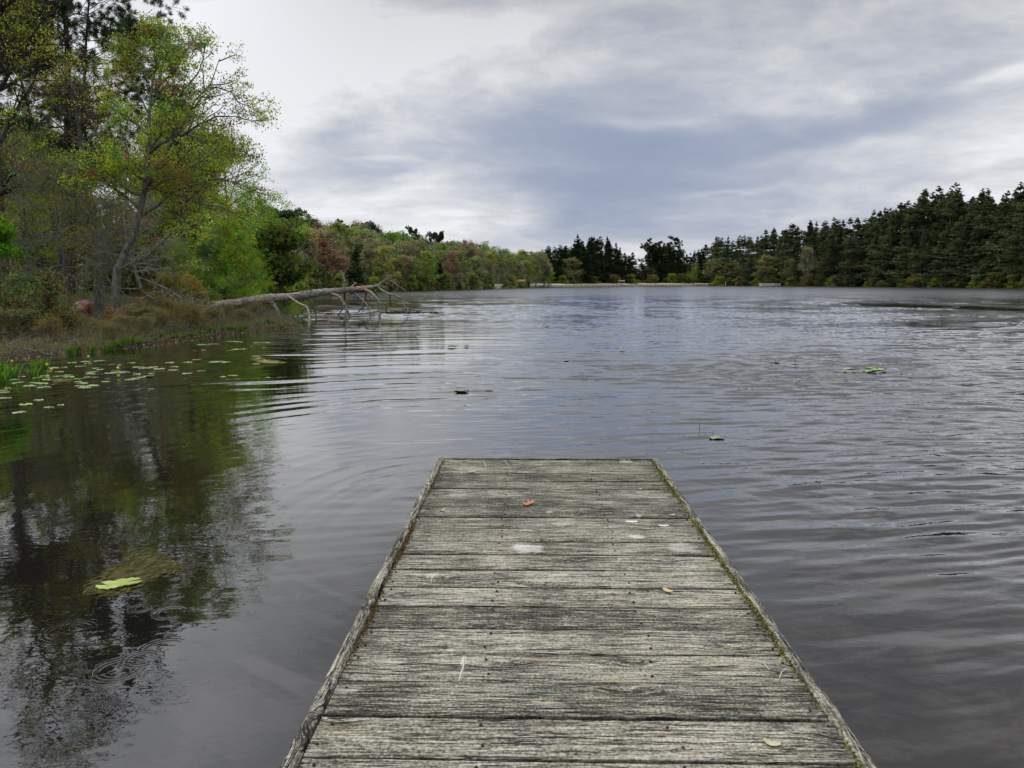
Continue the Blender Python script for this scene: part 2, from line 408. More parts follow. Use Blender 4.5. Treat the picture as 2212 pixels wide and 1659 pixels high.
nv = t.nodes.new('ShaderNodeVectorMath'); nv.operation = 'NORMALIZE'
t.links.new(vadd(t, t.nodes.new('ShaderNodeNewGeometry').outputs['Normal'], comb(t, sx * -1.0, sy * -1.0, 0.0)), nv.inputs[0])
murk = noise(t, vmul(t, p, (1.0, 1.0, 0)), 1.6, 5, 0.62, 0.8)
wc = mix(t, murk.step(0.42, 0.72) * (px + 0.5).step(0.0, 3.0) * (1.0 - near.step(3.0, 9.0)), (0.0075, 0.0065, 0.0055), (0.045, 0.036, 0.028))
wb = principled(t, o, wc, near.step(28.0, 150.0) * (0.24 - band * 0.19) + 0.012, 0.5, nv.outputs[0]); wb.inputs['IOR'].default_value = 1.42; wb.inputs['Coat Weight'].default_value = 0.6; wb.inputs['Coat IOR'].default_value = 1.42; wb.inputs['Coat Roughness'].default_value = 0.03; t.links.new(nv.outputs[0], wb.inputs['Coat Normal'])
t.links.new(wb.inputs['Roughness'].links[0].from_socket, wb.inputs['Coat Roughness'])
WATER = m
def pnoise(x, y, seed=0):
    """gradient noise, roughly -1..1"""
    xi = np.floor(x).astype(np.int64); yi = np.floor(y).astype(np.int64); xf = x - xi; yf = y - yi
    def gr(ix, iy):
        h = (ix * 374761393 + iy * 668265263 + seed * 1442695041) & 0xffffffff; h = ((h ^ (h >> 13)) * 1274126177) & 0xffffffff; h = h ^ (h >> 16)
        return (h & 0xffff) / 65536.0 * 6.2831853
    u = xf * xf * xf * (xf * (xf * 6 - 15) + 10); v = yf * yf * yf * (yf * (yf * 6 - 15) + 10)
    def dt(ix, iy, fx, fy):
        a_ = gr(ix, iy); return np.cos(a_) * fx + np.sin(a_) * fy
    n00 = dt(xi, yi, xf, yf); n10 = dt(xi + 1, yi, xf - 1, yf); n01 = dt(xi, yi + 1, xf, yf - 1); n11 = dt(xi + 1, yi + 1, xf - 1, yf - 1)
    return ((n00 * (1 - u) + n10 * u) * (1 - v) + (n01 * (1 - u) + n11 * u) * v) * 1.5
def sst(x, a_, b_):
    q = np.clip((x - a_) / (b_ - a_), 0, 1); return q * q * (3 - 2 * q)
def crest(n): return n + 0.6 * n * np.abs(n) + 0.15 * np.maximum(n, 0) ** 2
def waves(x, y):
    r_ = np.hypot(x, y); ax_ = x - CX; ay_ = y - CY; ar_ = np.hypot(ax_, ay_); aa_ = np.arctan2(ax_, ay_)
    g1 = sst(pnoise(x * .05, y * .05, 5), -.35, .45); g2_ = sst(pnoise(x * .22, y * .16, 6), -.4, .5)
    rgt = sst(x - (y * .05 - 2.0), -2.5, 6.0)
    bn_ = (x - 25.0) * .919 + (y - 65.0) * .394; bl = (y - 65.0) * -.919 + (x - 25.0) * .394
    bnd = np.exp(-((bn_ + pnoise(x * .1, y * .1, 9) * 5) / 2.6) ** 2) * sst(bl, -10, 6)
    wx_ = pnoise(x * .12, y * .12, 11) * .5
    h = np.zeros_like(x)
    # wind chop: crests lie across the view, a little oblique
    k = (rgt * sst(r_, 3.0, 12.0) * .95 + (1 - rgt) * sst(r_, 16.0, 45.0) * .8) * (.35 + .75 * g2_) * (.65 + .5 * g1) * (1 - .85 * bnd)
    k0 = k; k = k + sst(x + .6, 0, 3.0) * .12
    for q, (wl_, am, ang_, rat) in enumerate(((1.7, .014, .10, 2.8), (.95, .018, -.12, 3.6), (.55, .024, .16, 3.6), (.32, .030, -.05, 3.4), (.18, .0175, .10, 2.8))):
        c_, s_ = math.cos(ang_ + .12), math.sin(ang_ + .12); u = x * c_ + y * s_ * .6; v = y * c_ - x * s_ * .6
        h += crest(pnoise((u + wx_) / (wl_ * rat), (v + wx_) / wl_ * 1.35, 20 + q)) * am * (k if wl_ < .4 else k0) * (1 if wl_ > .4 else np.exp(-r_ / 60))
    # ripples fanning out from round the dock
    ka_ = sst(ar_, 1.0, 2.4) * (1 - sst(ar_, 13, 34)) * (.3 + .7 * sst(y, 3.5, 7.5)) * (.35 + .65 * g2_)
    wob_ = pnoise(x * .35, y * .35, 31) * .35
    lft = (1 - rgt * .45) * (1 - sst(-x, .6, 2.2) * (1 - sst(y, 7.0, 13.0)) * .8)
    ph = np.log(1 + .18 * (ar_ + wob_)) / .045
    for q, (fr, am, ln, cut) in enumerate(((1.0, .0046, 4.6, 0), (1.9, .0064, 4.2, 0), (3.4, .0030, 3.0, 14))):
        n_ = pnoise(ph * fr * .9, aa_ * np.clip(ar_, 2, 24) / ln, 40 + q)
        h += crest(n_) * am * ka_ * lft * (np.exp(-ar_ / cut) if cut else 1) * (1 + ar_ * .04)
    n_ = pnoise(ph * .8, aa_ * np.clip(ar_, 2, 24) / 5.0, 45); gate = sst(pnoise(x * .3, y * .22, 46), -.05, .4)
    h += np.exp(-np.abs(n_) * 6) * .0075 * ka_ * gate * (1 + ar_ * .05)
    # sparse steep wavelets where the breeze reaches
    for q, (wl_, am, ang_) in enumerate(((1.5, .020, .10), (.95, .014, -.10), (.60, .008, .18))):
        c_, s_ = math.cos(ang_), math.sin(ang_); u = x * c_ + y * s_ * .5; v = y * c_ - x * s_ * .5
        n_ = pnoise((u + wx_) / (wl_ * 2.8), (v + wx_) / wl_ * 1.1, 60 + q); gate = sst(pnoise(x * .4 + q * 7, y * .25, 65 + q), -.1, .45)
        h += np.exp(-np.abs(n_) * 7) * am * k0 * gate
    # broad low undulation on the near right
    kr = sst(x, .8, 3.5) * (1 - sst(r_, 9, 22))
    h += pnoise((x * .95 + y * .3) / 1.1, (y * .95 - x * .3) / .40, 51) * .0022 * kr + crest(pnoise((x * .93 + y * .35) / .60, (y * .93 - x * .35) / .18, 52)) * .0056 * kr + crest(pnoise((x * .96 + y * .25) / .34, (y * .96 - x * .25) / .095, 53)) * .0034 * kr
    return h
ca = np.concatenate([np.radians(np.linspace(-62, -37, 26)[:-1]), np.radians(np.linspace(-37, 37, 560)), np.radians(np.linspace(37, 62, 26)[1:])])
rw = np.exp(np.linspace(math.log(1.1), math.log(520), 1650)); NA, NR = len(ca), len(rw)
RW, CA = np.meshgrid(rw, ca, indexing='ij'); WX = np.sin(CA) * RW; WY = np.cos(CA) * RW
WZ = waves(WX, WY) * (1 - sst(np.abs(np.degrees(CA)), 44, 58)) * (1 - sst(RW, 150, 480))
mb = MB(); i, j = np.meshgrid(np.arange(NR - 1), np.arange(NA - 1), indexing='ij'); V = np.stack([WX, WY, WZ], -1).reshape(-1, 3)
mb.add(V, np.stack([i * NA + j, i * NA + j + 1, (i + 1) * NA + j + 1, (i + 1) * NA + j][::-1], -1).reshape(-1, 4))
ta = np.arange(120) / 120 * 2 * np.pi
V = np.array([[0, 60, -.07]] + [[math.cos(a_) * 700, 60 + math.sin(a_) * 700, -.07] for a_ in ta]); mb.add(V, np.array([[0, 1 + q, 1 + (q + 1) % 120] for q in range(120)]))
mb.build('water', WATER, kind='structure', label='rippled dark pond water reflecting the grey sky')

# ------------------------------------------------------------------ dock
DECK_Z = HC - 1.42
YAW = -math.radians(1.2)
DW = 1.765
fl = on_z(948, 991, DECK_Z); fr = on_z(1420, 991, DECK_Z)
dock = empty('dock', ((fl[0] + fr[0]) / 2, (fl[1] + fr[1]) / 2, 0.0), 'weathered grey plank dock running out over the pond in the foreground', 'dock', rz=YAW)
# local frame: x across, y = 0 at the far end and negative towards the viewer, z up

def wood(name, across, tone=1.0):
    """weathered timber; grain runs along x if across else along y"""
    m, t, o = new_mat(name); p = objpos(t)
    gi_ = t.nodes.new('ShaderNodeNewGeometry'); isl = E(t, gi_.outputs['Random Per Island'])
    if not across:
        mp = t.nodes.new('ShaderNodeMapping'); mp.inputs['Rotation'].default_value = (0, 0, math.pi / 2); t.links.new(p, mp.inputs[0]); p = mp.outputs[0]
    p0 = vadd(t, p, comb(t, isl * 37.0, isl * 91.0, isl * 13.0))
    x, y, z = sep(t, p0)
    # knots bend the grain round themselves
    vo = t.nodes.new('ShaderNodeTexVoronoi'); vo.voronoi_dimensions = '2D'; vo.inputs['Scale'].default_value = 1.0; vo.inputs['Randomness'].default_value = 1.0
    t.links.new(comb(t, x * 1.9, y * 5.2, 0.0), vo.inputs['Vector'])
    kd = E(t, vo.outputs['Distance']); kn = (1.0 - kd.step(0.0, 0.30)) * sep(t, vo.outputs['Color'])[0].step(0.56, 0.60)
    wv_ = noise(t, comb(t, x * 1.3, y * 5.0, z), 1.0, 3, 0.55)
    yy = y + (wv_ - 0.5) * 0.05 + kn * 0.035
    fine = noise(t, comb(t, x * 13.0, yy * 210.0, z * 50), 1.0, 4, 0.65)
    mid = noise(t, comb(t, x * 5.0, yy * 75.0, z * 20), 1.0, 4, 0.6)
    crk = noise(t, comb(t, x * 1.6, yy * 42.0, 3.0), 1.0, 3, 0.6)
    crack = 1.0 - (crk - 0.5).abs().step(0.003, 0.022)
    crack = crack * noise(t, comb(t, x * 2.2, y * 9.0, 7.0), 1.0, 2, 0.5).step(0.36, 0.50)
    ring = ((kd * 60.0 + (wv_ * 5.0)).sin() * 0.5 + 0.5) * kn
    patch = noise(t, vadd(t, p, comb(t, 0.0, isl * 5.0, 0.0)), 2.2, 5, 0.65)
    speck = noise(t, p0, 95.0, 3, 0.7)
    v = (fine - 0.5) * 1.05 + (mid - 0.5) * 0.9 + 0.55 + (speck - 0.5) * 1.1 + (patch - 0.5) * 0.60 - ring * 0.22 + (isl - 0.5) * 0.20
    cr = t.nodes.new('ShaderNodeValToRGB'); t.links.new(v.k, cr.inputs[0]); e = cr.color_ramp.elements
    e[0].position = 0.22; e[0].color = (0.024, 0.022, 0.019, 1); e[1].position = 0.90; e[1].color = (0.68 * tone, 0.65 * tone, 0.55 * tone, 1)
    for pp, cc in ((0.39, (0.06, 0.057, 0.047)), (0.50, (0.17, 0.165, 0.135)), (0.64, (0.34, 0.33, 0.275))):
        q = e.new(pp); q.color = tuple(k * tone for k in cc) + (1,)
    lich = noise(t, p, 3.1, 4, 0.7)
    c = mix(t, lich.step(0.45, 0.7) * 0.35, cr.outputs[0], mix(t, 1.0, cr.outputs[0], (0.98, 1.0, 0.76), 'MULTIPLY'))
    c = mix(t, (noise(t, comb(t, x * 3.0, y * 20.0, 1.0), 1.0, 3, 0.6)).step(0.60, 0.72) * 0.5, c, (0.36, 0.27, 0.15))
    c = mix(t, crack, c, (0.008, 0.007, 0.006))
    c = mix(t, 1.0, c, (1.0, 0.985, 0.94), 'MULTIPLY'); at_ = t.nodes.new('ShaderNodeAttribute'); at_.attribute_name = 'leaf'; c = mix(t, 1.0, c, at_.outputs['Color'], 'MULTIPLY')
    if across:   # pale scuffs and droppings that stain single spots, in dock coordinates
        X_, Y_, _z = sep(t, objpos(t))
        nn = noise(t, objpos(t), 24.0, 3, 0.7)
        for (sx_, sy_, rx_, ry_, a_) in STAINS:
            q = ((X_ - sx_) / rx_) ** 2.0 + ((Y_ - sy_) / ry_) ** 2.0
            mk = (1.0 - (q + (nn - 0.5) * 3.0 * (q + 0.15).min(1.0)).step(0.15, 1.2)) * a_ * 0.95 * (0.25 + 0.85 * fine.step(0.35, 0.6))
            c = mix(t, mk, c, (0.62, 0.62, 0.58))
        edge = X_.abs().step(0.62, 0.90) * noise(t, objpos(t), 9.0, 3, 0.6).step(0.35, 0.65)
        c = mix(t, edge * 0.75, c, mix(t, 1.0, c, (0.30, 0.31, 0.27), 'MULTIPLY'))
        ends = Y_.step(-0.55, -0.02) * noise(t, objpos(t), 5.0, 3, 0.6).step(0.3, 0.6)
        c = mix(t, ends * 0.5, c, mix(t, 1.0, c, (0.35, 0.36, 0.30), 'MULTIPLY'))
    hh = fine * 0.4 + mid * 0.6 - crack * 1.5
    principled(t, o, c, 0.88, 0.25, bump(t, hh, 0.004, 0.9)); return m
cyaw, syaw = math.cos(-YAW), math.sin(-YAW)
def dock_local(x, y, z=None):
    q = on_z(x, y, DECK_Z if z is None else z); dx, dy = q[0] - dock.location[0], q[1] - dock.location[1]
    return dx * cyaw - dy * syaw, dx * syaw + dy * cyaw
STAINS = []
for zx, zy, rx_, ry_, a_ in ((930, 790, 0.10, 0.085, .75), (860, 775, .06, .03, .6), (1720, 703, .05, .035, .9), (2050, 780, .09, .09, .5), (420, 395, .12, .04, .4), (1685, 600, .038, .03, 1.0), (1925, 630, .036, .035, .8),
                             (1085, 522, .03, .035, .5), (1735, 548, .02, .05, .7), (1640, 155, .06, .06, .55), (1540, 630, .05, .05, .35), (1460, 455, .13, .04, .35)):
    lx, ly = dock_local(*z3(zx, zy, 1000, 1100, 2.91)); STAINS.append((lx, ly, rx_, ry_, a_))
for zx, zy, rx_, ry_, a_ in ((1270, 560, .012, .05, 1.0), (1255, 650, .008, .06, .8), (1180, 480, .022, .018, .7), (440, 760, .07, .03, .5), (1830, 860, .08, .02, .35)):
    lx, ly = dock_local(*z3(zx, zy, 700, 1450, 2.765)); STAINS.append((lx, ly, rx_, ry_, a_))
DECKW = wood("weathered planks", True, 0.70); RAILW = wood("weathered rail timber", False, 0.66)

rng = np.random.default_rng(3)
def plank(mb, rng, x0, x1, y0, y1, zt, th_=0.04, nx=60, wobx=0.0, wobe=0.0018):
    """one board with slightly worn long edges, top and bottom, closed"""
    xs = np.linspace(x0, x1, nx)
    e0 = y0 + np.cumsum(rng.normal(0, wobe, nx)) * 0.25 + rng.normal(0, wobe * .6, nx); e1 = y1 + np.cumsum(rng.normal(0, wobe, nx)) * 0.25 + rng.normal(0, wobe * .6, nx)
    c = 0.003
    cup = rng.normal(0, 0.0015); tilt = rng.normal(0, 0.0015)
    rows = []
    for f_, dz in ((0, -c * 1.6), (c / (y1 - y0), 0), (0.3, cup), (0.7, cup), (1 - c / (y1 - y0), 0), (1, -c * 1.6)):
        rows.append(np.stack([xs, e0 * (1 - f_) + e1 * f_, zt + dz + tilt * (f_ - .5) * 2 + np.zeros(nx) + 0.0012 * np.sin(xs * 3 + y0 * 9)], 1))
    rows.append(np.stack([xs, e1, np.full(nx, zt - th_)], 1)); rows.append(np.stack([xs, e0, np.full(nx, zt - th_)], 1))
    V = np.concatenate(rows); k = len(rows); Fs = []; cl = []
    for r in range(k):
        r2 = (r + 1) % k
        for q in range(nx - 1): Fs.append([r * nx + q, r2 * nx + q, r2 * nx + q + 1, r * nx + q + 1][::-1]); cl.append(1.0 if r in (1, 2, 3) else .35)   # bevels and sides coloured darker, shade of the board gaps painted in
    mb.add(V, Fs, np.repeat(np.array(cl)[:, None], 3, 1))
    for q in (0, nx - 1):
        ids = [r * nx + q for r in range(k)]
        # end caps as quads (octagon)
        mb.Q.append(np.array([[ids[0], ids[1], ids[6], ids[7]], [ids[1], ids[2], ids[5], ids[6]], [ids[2], ids[3], ids[4], ids[5]]]) + mb.n - len(V)); mb.cq.append(np.ones((3, 3), np.float32))
mb = MB(); y = -0.045; HW = DW / 2 - 0.048
while y > -10.4:
    w = 0.2322 + rng.normal(0, 0.003)
    plank(mb, rng, -HW + rng.uniform(0, .006), HW - rng.uniform(0, .006), y - w + rng.uniform(.003, .007), y, DECK_Z + rng.normal(0, .0012)); y -= w
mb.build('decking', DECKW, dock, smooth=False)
def rail(name, x, label=None):
    mb = MB(); n = 260; ys = np.linspace(0.0, -10.4, n); sides = [(-.024, -.10), (-.024, -.004), (-.019, .008), (-.004, .0105), (.012, .0095), (.0215, .006), (.024, -.004), (.024, -.10)]
    r = np.random.default_rng(int(abs(x) * 99) + (x > 0)); V = np.zeros((n, 8, 3))
    wand = np.cumsum(r.normal(0, .0008, n)); wand -= np.linspace(0, wand[-1], n)
    for q, (a, b) in enumerate(sides):
        V[:, q, 0] = x + a + wand * 1.2 + r.normal(0, .0012, n); V[:, q, 1] = ys; V[:, q, 2] = DECK_Z + b + (r.normal(0, .0010, n) if q not in (0, 7) else 0)
    Fs = [[i_ * 8 + q, i_ * 8 + (q + 1) % 8, (i_ + 1) * 8 + (q + 1) % 8, (i_ + 1) * 8 + q][::-1] for i_ in range(n - 1) for q in range(8)]
    mb.add(V, Fs)
    mb.Q.append(np.array([[0, 1, 6, 7], [1, 2, 5, 6], [2, 3, 4, 5]])); mb.cq.append(np.ones((3, 3), np.float32))
    o_ = mb.build(name, RAILW, dock, smooth=False)
    return o_
rail('side_rail', -DW / 2 + 0.024); rail('side_rail', DW / 2 - 0.024)
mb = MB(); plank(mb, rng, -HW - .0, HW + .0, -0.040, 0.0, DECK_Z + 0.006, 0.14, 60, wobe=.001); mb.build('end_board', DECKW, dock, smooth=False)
# frame and posts below
def box(mb, a, b, col=(1, 1, 1)):
    x0, y0, z0 = a; x1, y1, z1 = b
    V = [[x, y, z] for z in (z0, z1) for y in (y0, y1) for x in (x0, x1)]
    mb.add(V, [[0, 2, 3, 1], [4, 5, 7, 6], [0, 1, 5, 4], [2, 6, 7, 3], [0, 4, 6, 2], [1, 3, 7, 5]], col)
for xj in (-0.62, -0.31, 0.0, 0.31, 0.62):
    mb = MB(); box(mb, (xj - .02, -10.3, DECK_Z - .19), (xj + .02, -0.05, DECK_Z - .0435)); mb.build('joist', RAILW, dock)
for xj in (-0.76, 0.76):
    for yj in (-0.35, -3.2, -6.2, -9.2):
        mb = MB(); tubes(mb, np.array([[xj, yj, -1.7], [xj, yj, -0.8], [xj, yj, DECK_Z - .045]]), np.array([.07, .07, .07]), 12); mb.build('post', RAILW, dock)
# nail heads along both edges and the inner joists
m, t, o = new_mat("rusty nails"); nz = noise(t, objpos(t), 60, 2); principled(t, o, mix(t, nz, (0.025, 0.014, 0.011), (0.06, 0.028, 0.018)), 0.85, 0.3); RUST = m
mb = MB(); y = -0.045
for k in range(44):
    y -= 0.2322
    for xj in (-0.80, -0.31, 0.31, 0.80):
        for dy in (0.055, 0.175):
            if rng.random() < 0.1: continue
            cx_, cy_ = xj + rng.normal(0, .008), y + dy + rng.normal(0, .006); r_ = .0052
            a = np.arange(8) / 8 * 2 * np.pi; top = np.stack([cx_ + r_ * np.cos(a), cy_ + r_ * np.sin(a), np.full(8, DECK_Z + .0052)], 1); bot = top * np.array([1, 1, 1]) - np.array([0, 0, .006])
            mb.add(np.concatenate([top, bot, [[cx_, cy_, DECK_Z + .0064]]]), [[q, (q + 1) % 8, 16] for q in range(8)])
            mb.add(np.concatenate([top, bot]), [[q + 8, (q + 1) % 8 + 8, (q + 1) % 8, q] for q in range(8)])
mb.build('nail_heads', RUST, dock, kind='stuff')
# moss creeping along the foot of the right rail, a rust-brown seam on the left
m, t, o = new_mat("moss"); at_ = t.nodes.new('ShaderNodeAttribute'); at_.attribute_name = 'leaf'; principled(t, o, at_.outputs['Color'], 0.95, 0.1); MOSS = m
def moss(name, x, ya, yb, n, w, cols, dens):
    r = np.random.default_rng(int(n)); ys = r.uniform(ya, yb, n); keep = (np.sin(ys * 5.1) + np.sin(ys * 2.3 + 1) + r.normal(0, .8, n)) > dens
    ys = ys[keep]; C = np.stack([x + r.normal(0, w, len(ys)), ys, DECK_Z + .004 + np.abs(r.normal(0, .003, len(ys)))], 1)
    c = np.array(cols)[r.integers(0, len(cols), len(ys))] * r.uniform(.6, 1.3, (len(ys), 1))
    mb = MB(); leaves(mb, r, C, 0.011, 0.7, col=c); return mb.build(name, MOSS, dock, smooth=False, kind='stuff')
moss('moss', HW - .008, -6, -0.1, 7000, .0085, [(.17, .17, .03), (.12, .12, .03), (.24, .22, .06), (.10, .08, .03)], -0.9)
moss('moss', -HW + .010, -6, -0.1, 5000, .005, [(.12, .055, .02), (.09, .05, .02), (.13, .12, .03)], 0.5)
# small bits caught in the plank gaps
r = np.random.default_rng(8); n = 900; ys = -0.045 - 0.2322 * r.integers(1, 26, n) + r.normal(0, .004, n)
C = np.stack([r.uniform(-HW + .02, HW - .02, n), ys, np.full(n, DECK_Z + .004)], 1); c = np.array([(.3, .25, .13), (.12, .11, .03), (.2, .15, .08)])[r.integers(0, 3, n)]
mb = MB(); leaves(mb, r, C, 0.009, 0.5, col=c); mb.build('crumbs', MOSS, dock, smooth=False, kind='stuff')

# fallen things lying on the deck
m, t, o = new_mat("dry leaf"); oi = t.nodes.new('ShaderNodeObjectInfo'); nz = noise(t, objpos(t), 40, 3); principled(t, o, mix(t, nz, mix(t, 1.0, oi.outputs['Color'], (.6, .55, .5), 'MULTIPLY'), oi.outputs['Color']), 0.7, 0.3); DRY = m
def flat_leaf(name, px_, py_, size, rz, outline, color, label, cat='leaf', curl=0.3, group=None, zoff=.004):
    q = on_z(px_, py_, DECK_Z); a = np.array(outline, float) * size
    n = len(a); mb = MB()
    inner = a * 0.5; V = []
    for s_, pts in ((1, a), (1, inner)):
        for pt in pts: V.append([pt[0], pt[1], curl * (pt[0] ** 2 + pt[1] ** 2) / size + 0.15 * curl * size * math.sin(pt[0] / size * 6)])
    V.append([0, 0, 0]); V = np.array(V)
    mb.add(V, [[k, (k + 1) % n, n + (k + 1) % n, n + k] for k in range(n)]); mb.add(V, [[n + k, n + (k + 1) % n, 2 * n] for k in range(n)])
    lo = V.copy(); lo[:, 2] -= .0012
    mb.add(lo, [[n + k, n + (k + 1) % n, (k + 1) % n, k] for k in range(n)])
    o_ = mb.build(name, DRY, None, color=color, label=label, cat=cat, group=group); o_.location = (q[0], q[1], DECK_Z + zoff); o_.rotation_euler[2] = rz
    return o_
OAK = [(1, 0), (.75, .12), (.8, .32), (.5, .2), (.45, .55), (.3, .6), (.22, .25), (0, .3), (-.15, .6), (-.35, .5), (-.3, .18), (-.6, .12), (-.9, .0), (-.6, -.12), (-.3, -.2), (-.35, -.5), (-.1, -.55), (.05, -.25), (.25, -.3), (.3, -.6), (.5, -.5), (.5, -.2), (.85, -.28), (.75, -.1)]
OVAL = [(math.cos(a) * 1.0, math.sin(a) * .5) for a in np.arange(12) / 12 * 2 * np.pi]
DROP = [(math.cos(a) * 1.0, math.sin(a) * (.55 + .1 * math.sin(3 * a))) for a in np.arange(12) / 12 * 2 * np.pi]
def d2(zx, zy): return z3(zx, zy, 1000, 1100, 2.91)
def d3(zx, zy): return z3(zx, zy, 700, 1450, 2.765)
def d4(zx, zy): return z3(zx, zy, 1500, 1450, 2.765)
flat_leaf('oak_leaf', *d2(925, 472), 0.062, 0.5, OAK, (.52, .22, .12), 'dry orange oak leaf lying in the middle of the deck', curl=.45)
flat_leaf('leaf_scrap', *d2(518, 238), 0.034, 0.1, OAK, (.62, .56, .36), 'pale curled leaf scrap near the far left corner of the dock', curl=.5)
flat_leaf('leaf_scrap', *d2(306, 518), 0.020, 0.8, DROP, (.58, .42, .2), 'small tan leaf scrap between the left rail and the orange leaf')
flat_leaf('leaf_scrap', *d2(203, 334), 0.018, 1.2, DROP, (.66, .60, .38), 'pale scrap resting against the left rail near the far end', zoff=.012)
flat_leaf('petal', *d2(1685, 599), 0.038, 0.0, OVAL, (.72, .72, .66), 'white oval petal flat on the deck, the more pointed of two', 'petal', curl=.1)
flat_leaf('petal', *d2(1918, 628), 0.032, 0.0, DROP, (.66, .64, .54), 'round cream petal near the right rail of the dock', 'petal', curl=.1)
flat_leaf('leaf_scrap', *d2(1978, 550), 0.020, 0.3, DROP, (.60, .50, .32), 'small cream scrap just beyond the round petal by the right rail')
flat_leaf('leaf_scrap', *d2(1208, 362), 0.024, 0.2, OAK, (.45, .36, .2), 'dull tan leaf scrap beyond the orange oak leaf')
flat_leaf('leaf_scrap', *d2(1745, 362), 0.018, 0.2, DROP, (.6, .5, .36), 'tiny beige scrap on the far right part of the deck')
flat_leaf('leaf_scrap', *d2(463, 157), 0.022, 0.2, DROP, (.4, .33, .12), 'olive brown scrap against the end board of the dock')
flat_leaf('leaf_scrap', *d2(1948, 1104), 0.030, -0.9, OVAL, (.62, .52, .28), 'narrow yellow leaf scrap near the middle of the right rail')
flat_leaf('leaf_scrap', *d4(1187, 1140), 0.028, -0.5, DROP, (.52, .50, .32), 'pale green oval leaf lying near the right rail closest to the viewer')
flat_leaf('wood_chip', *d3(1820, 852), 0.034, -0.1, [(a * 1.3, b * .45) for a, b in OVAL], (.42, .34, .2), 'thin tan sliver of bare wood on the near planks', 'wood chip', curl=.02)
TW = []
for k, pts in enumerate(([(d2(755, 148)), (d2(775, 165)), (d2(795, 188))], [(d2(605, 155)), (d2(618, 178)), (d2(632, 205))], [d3(1235, 700), d3(1268, 600), d3(1272, 530)], [d2(225, 1040), d2(232, 1005), d2(262, 985)], [d4(1130, 560), d4(1142, 590), d4(1170, 618)], [d4(658, 160), d4(690, 130), d4(705, 110)], [d4(1240, 680), d4(1255, 635), d4(1290, 612)], [d4(950, 255), d4(990, 235), d4(1040, 215)], [d2(1660, 140), d2(1690, 165), d2(1730, 172)])):
    P3 = np.array([on_z(x_, y_, DECK_Z + .006) for x_, y_ in pts]); c0 = P3[1].copy(); P3 -= c0
    names = ['pale pine needle near the far end board, the right one of a pair', 'pale pine needle near the far end board, the left one of a pair', 'white split stalk lying across the near planks', 'bent pale stalk beside the left half of the middle planks',
             'curved pale needle close to the mossy right rail, low down', 'thin curled fibre on the right middle planks', 'short bent fibre beside the curved needle at the right rail', 'straw coloured fibre beside the mossy right rail', 'small pale stem at the far right corner of the deck']
    mb = MB(); tubes(mb, P3, np.array([.0016, .002, .0014]) * (1.6 if k == 2 else 1), 5)
    o_ = mb.build('stalk' if k in (2, 3, 8) else 'pine_needle', DRY, None, color=(.62, .58, .45), label=names[k], cat='twig'); o_.location = tuple(c0)

# ------------------------------------------------------------------ trees
def limb_dirs(rng, n, els):
    a = np.arange(n) * 2.39996 + rng.normal(0, .35, n) + rng.uniform(0, 6.28)
    e = np.asarray(els); return np.stack([np.cos(a) * np.cos(e), np.sin(a) * np.cos(e), np.sin(e)], 1)

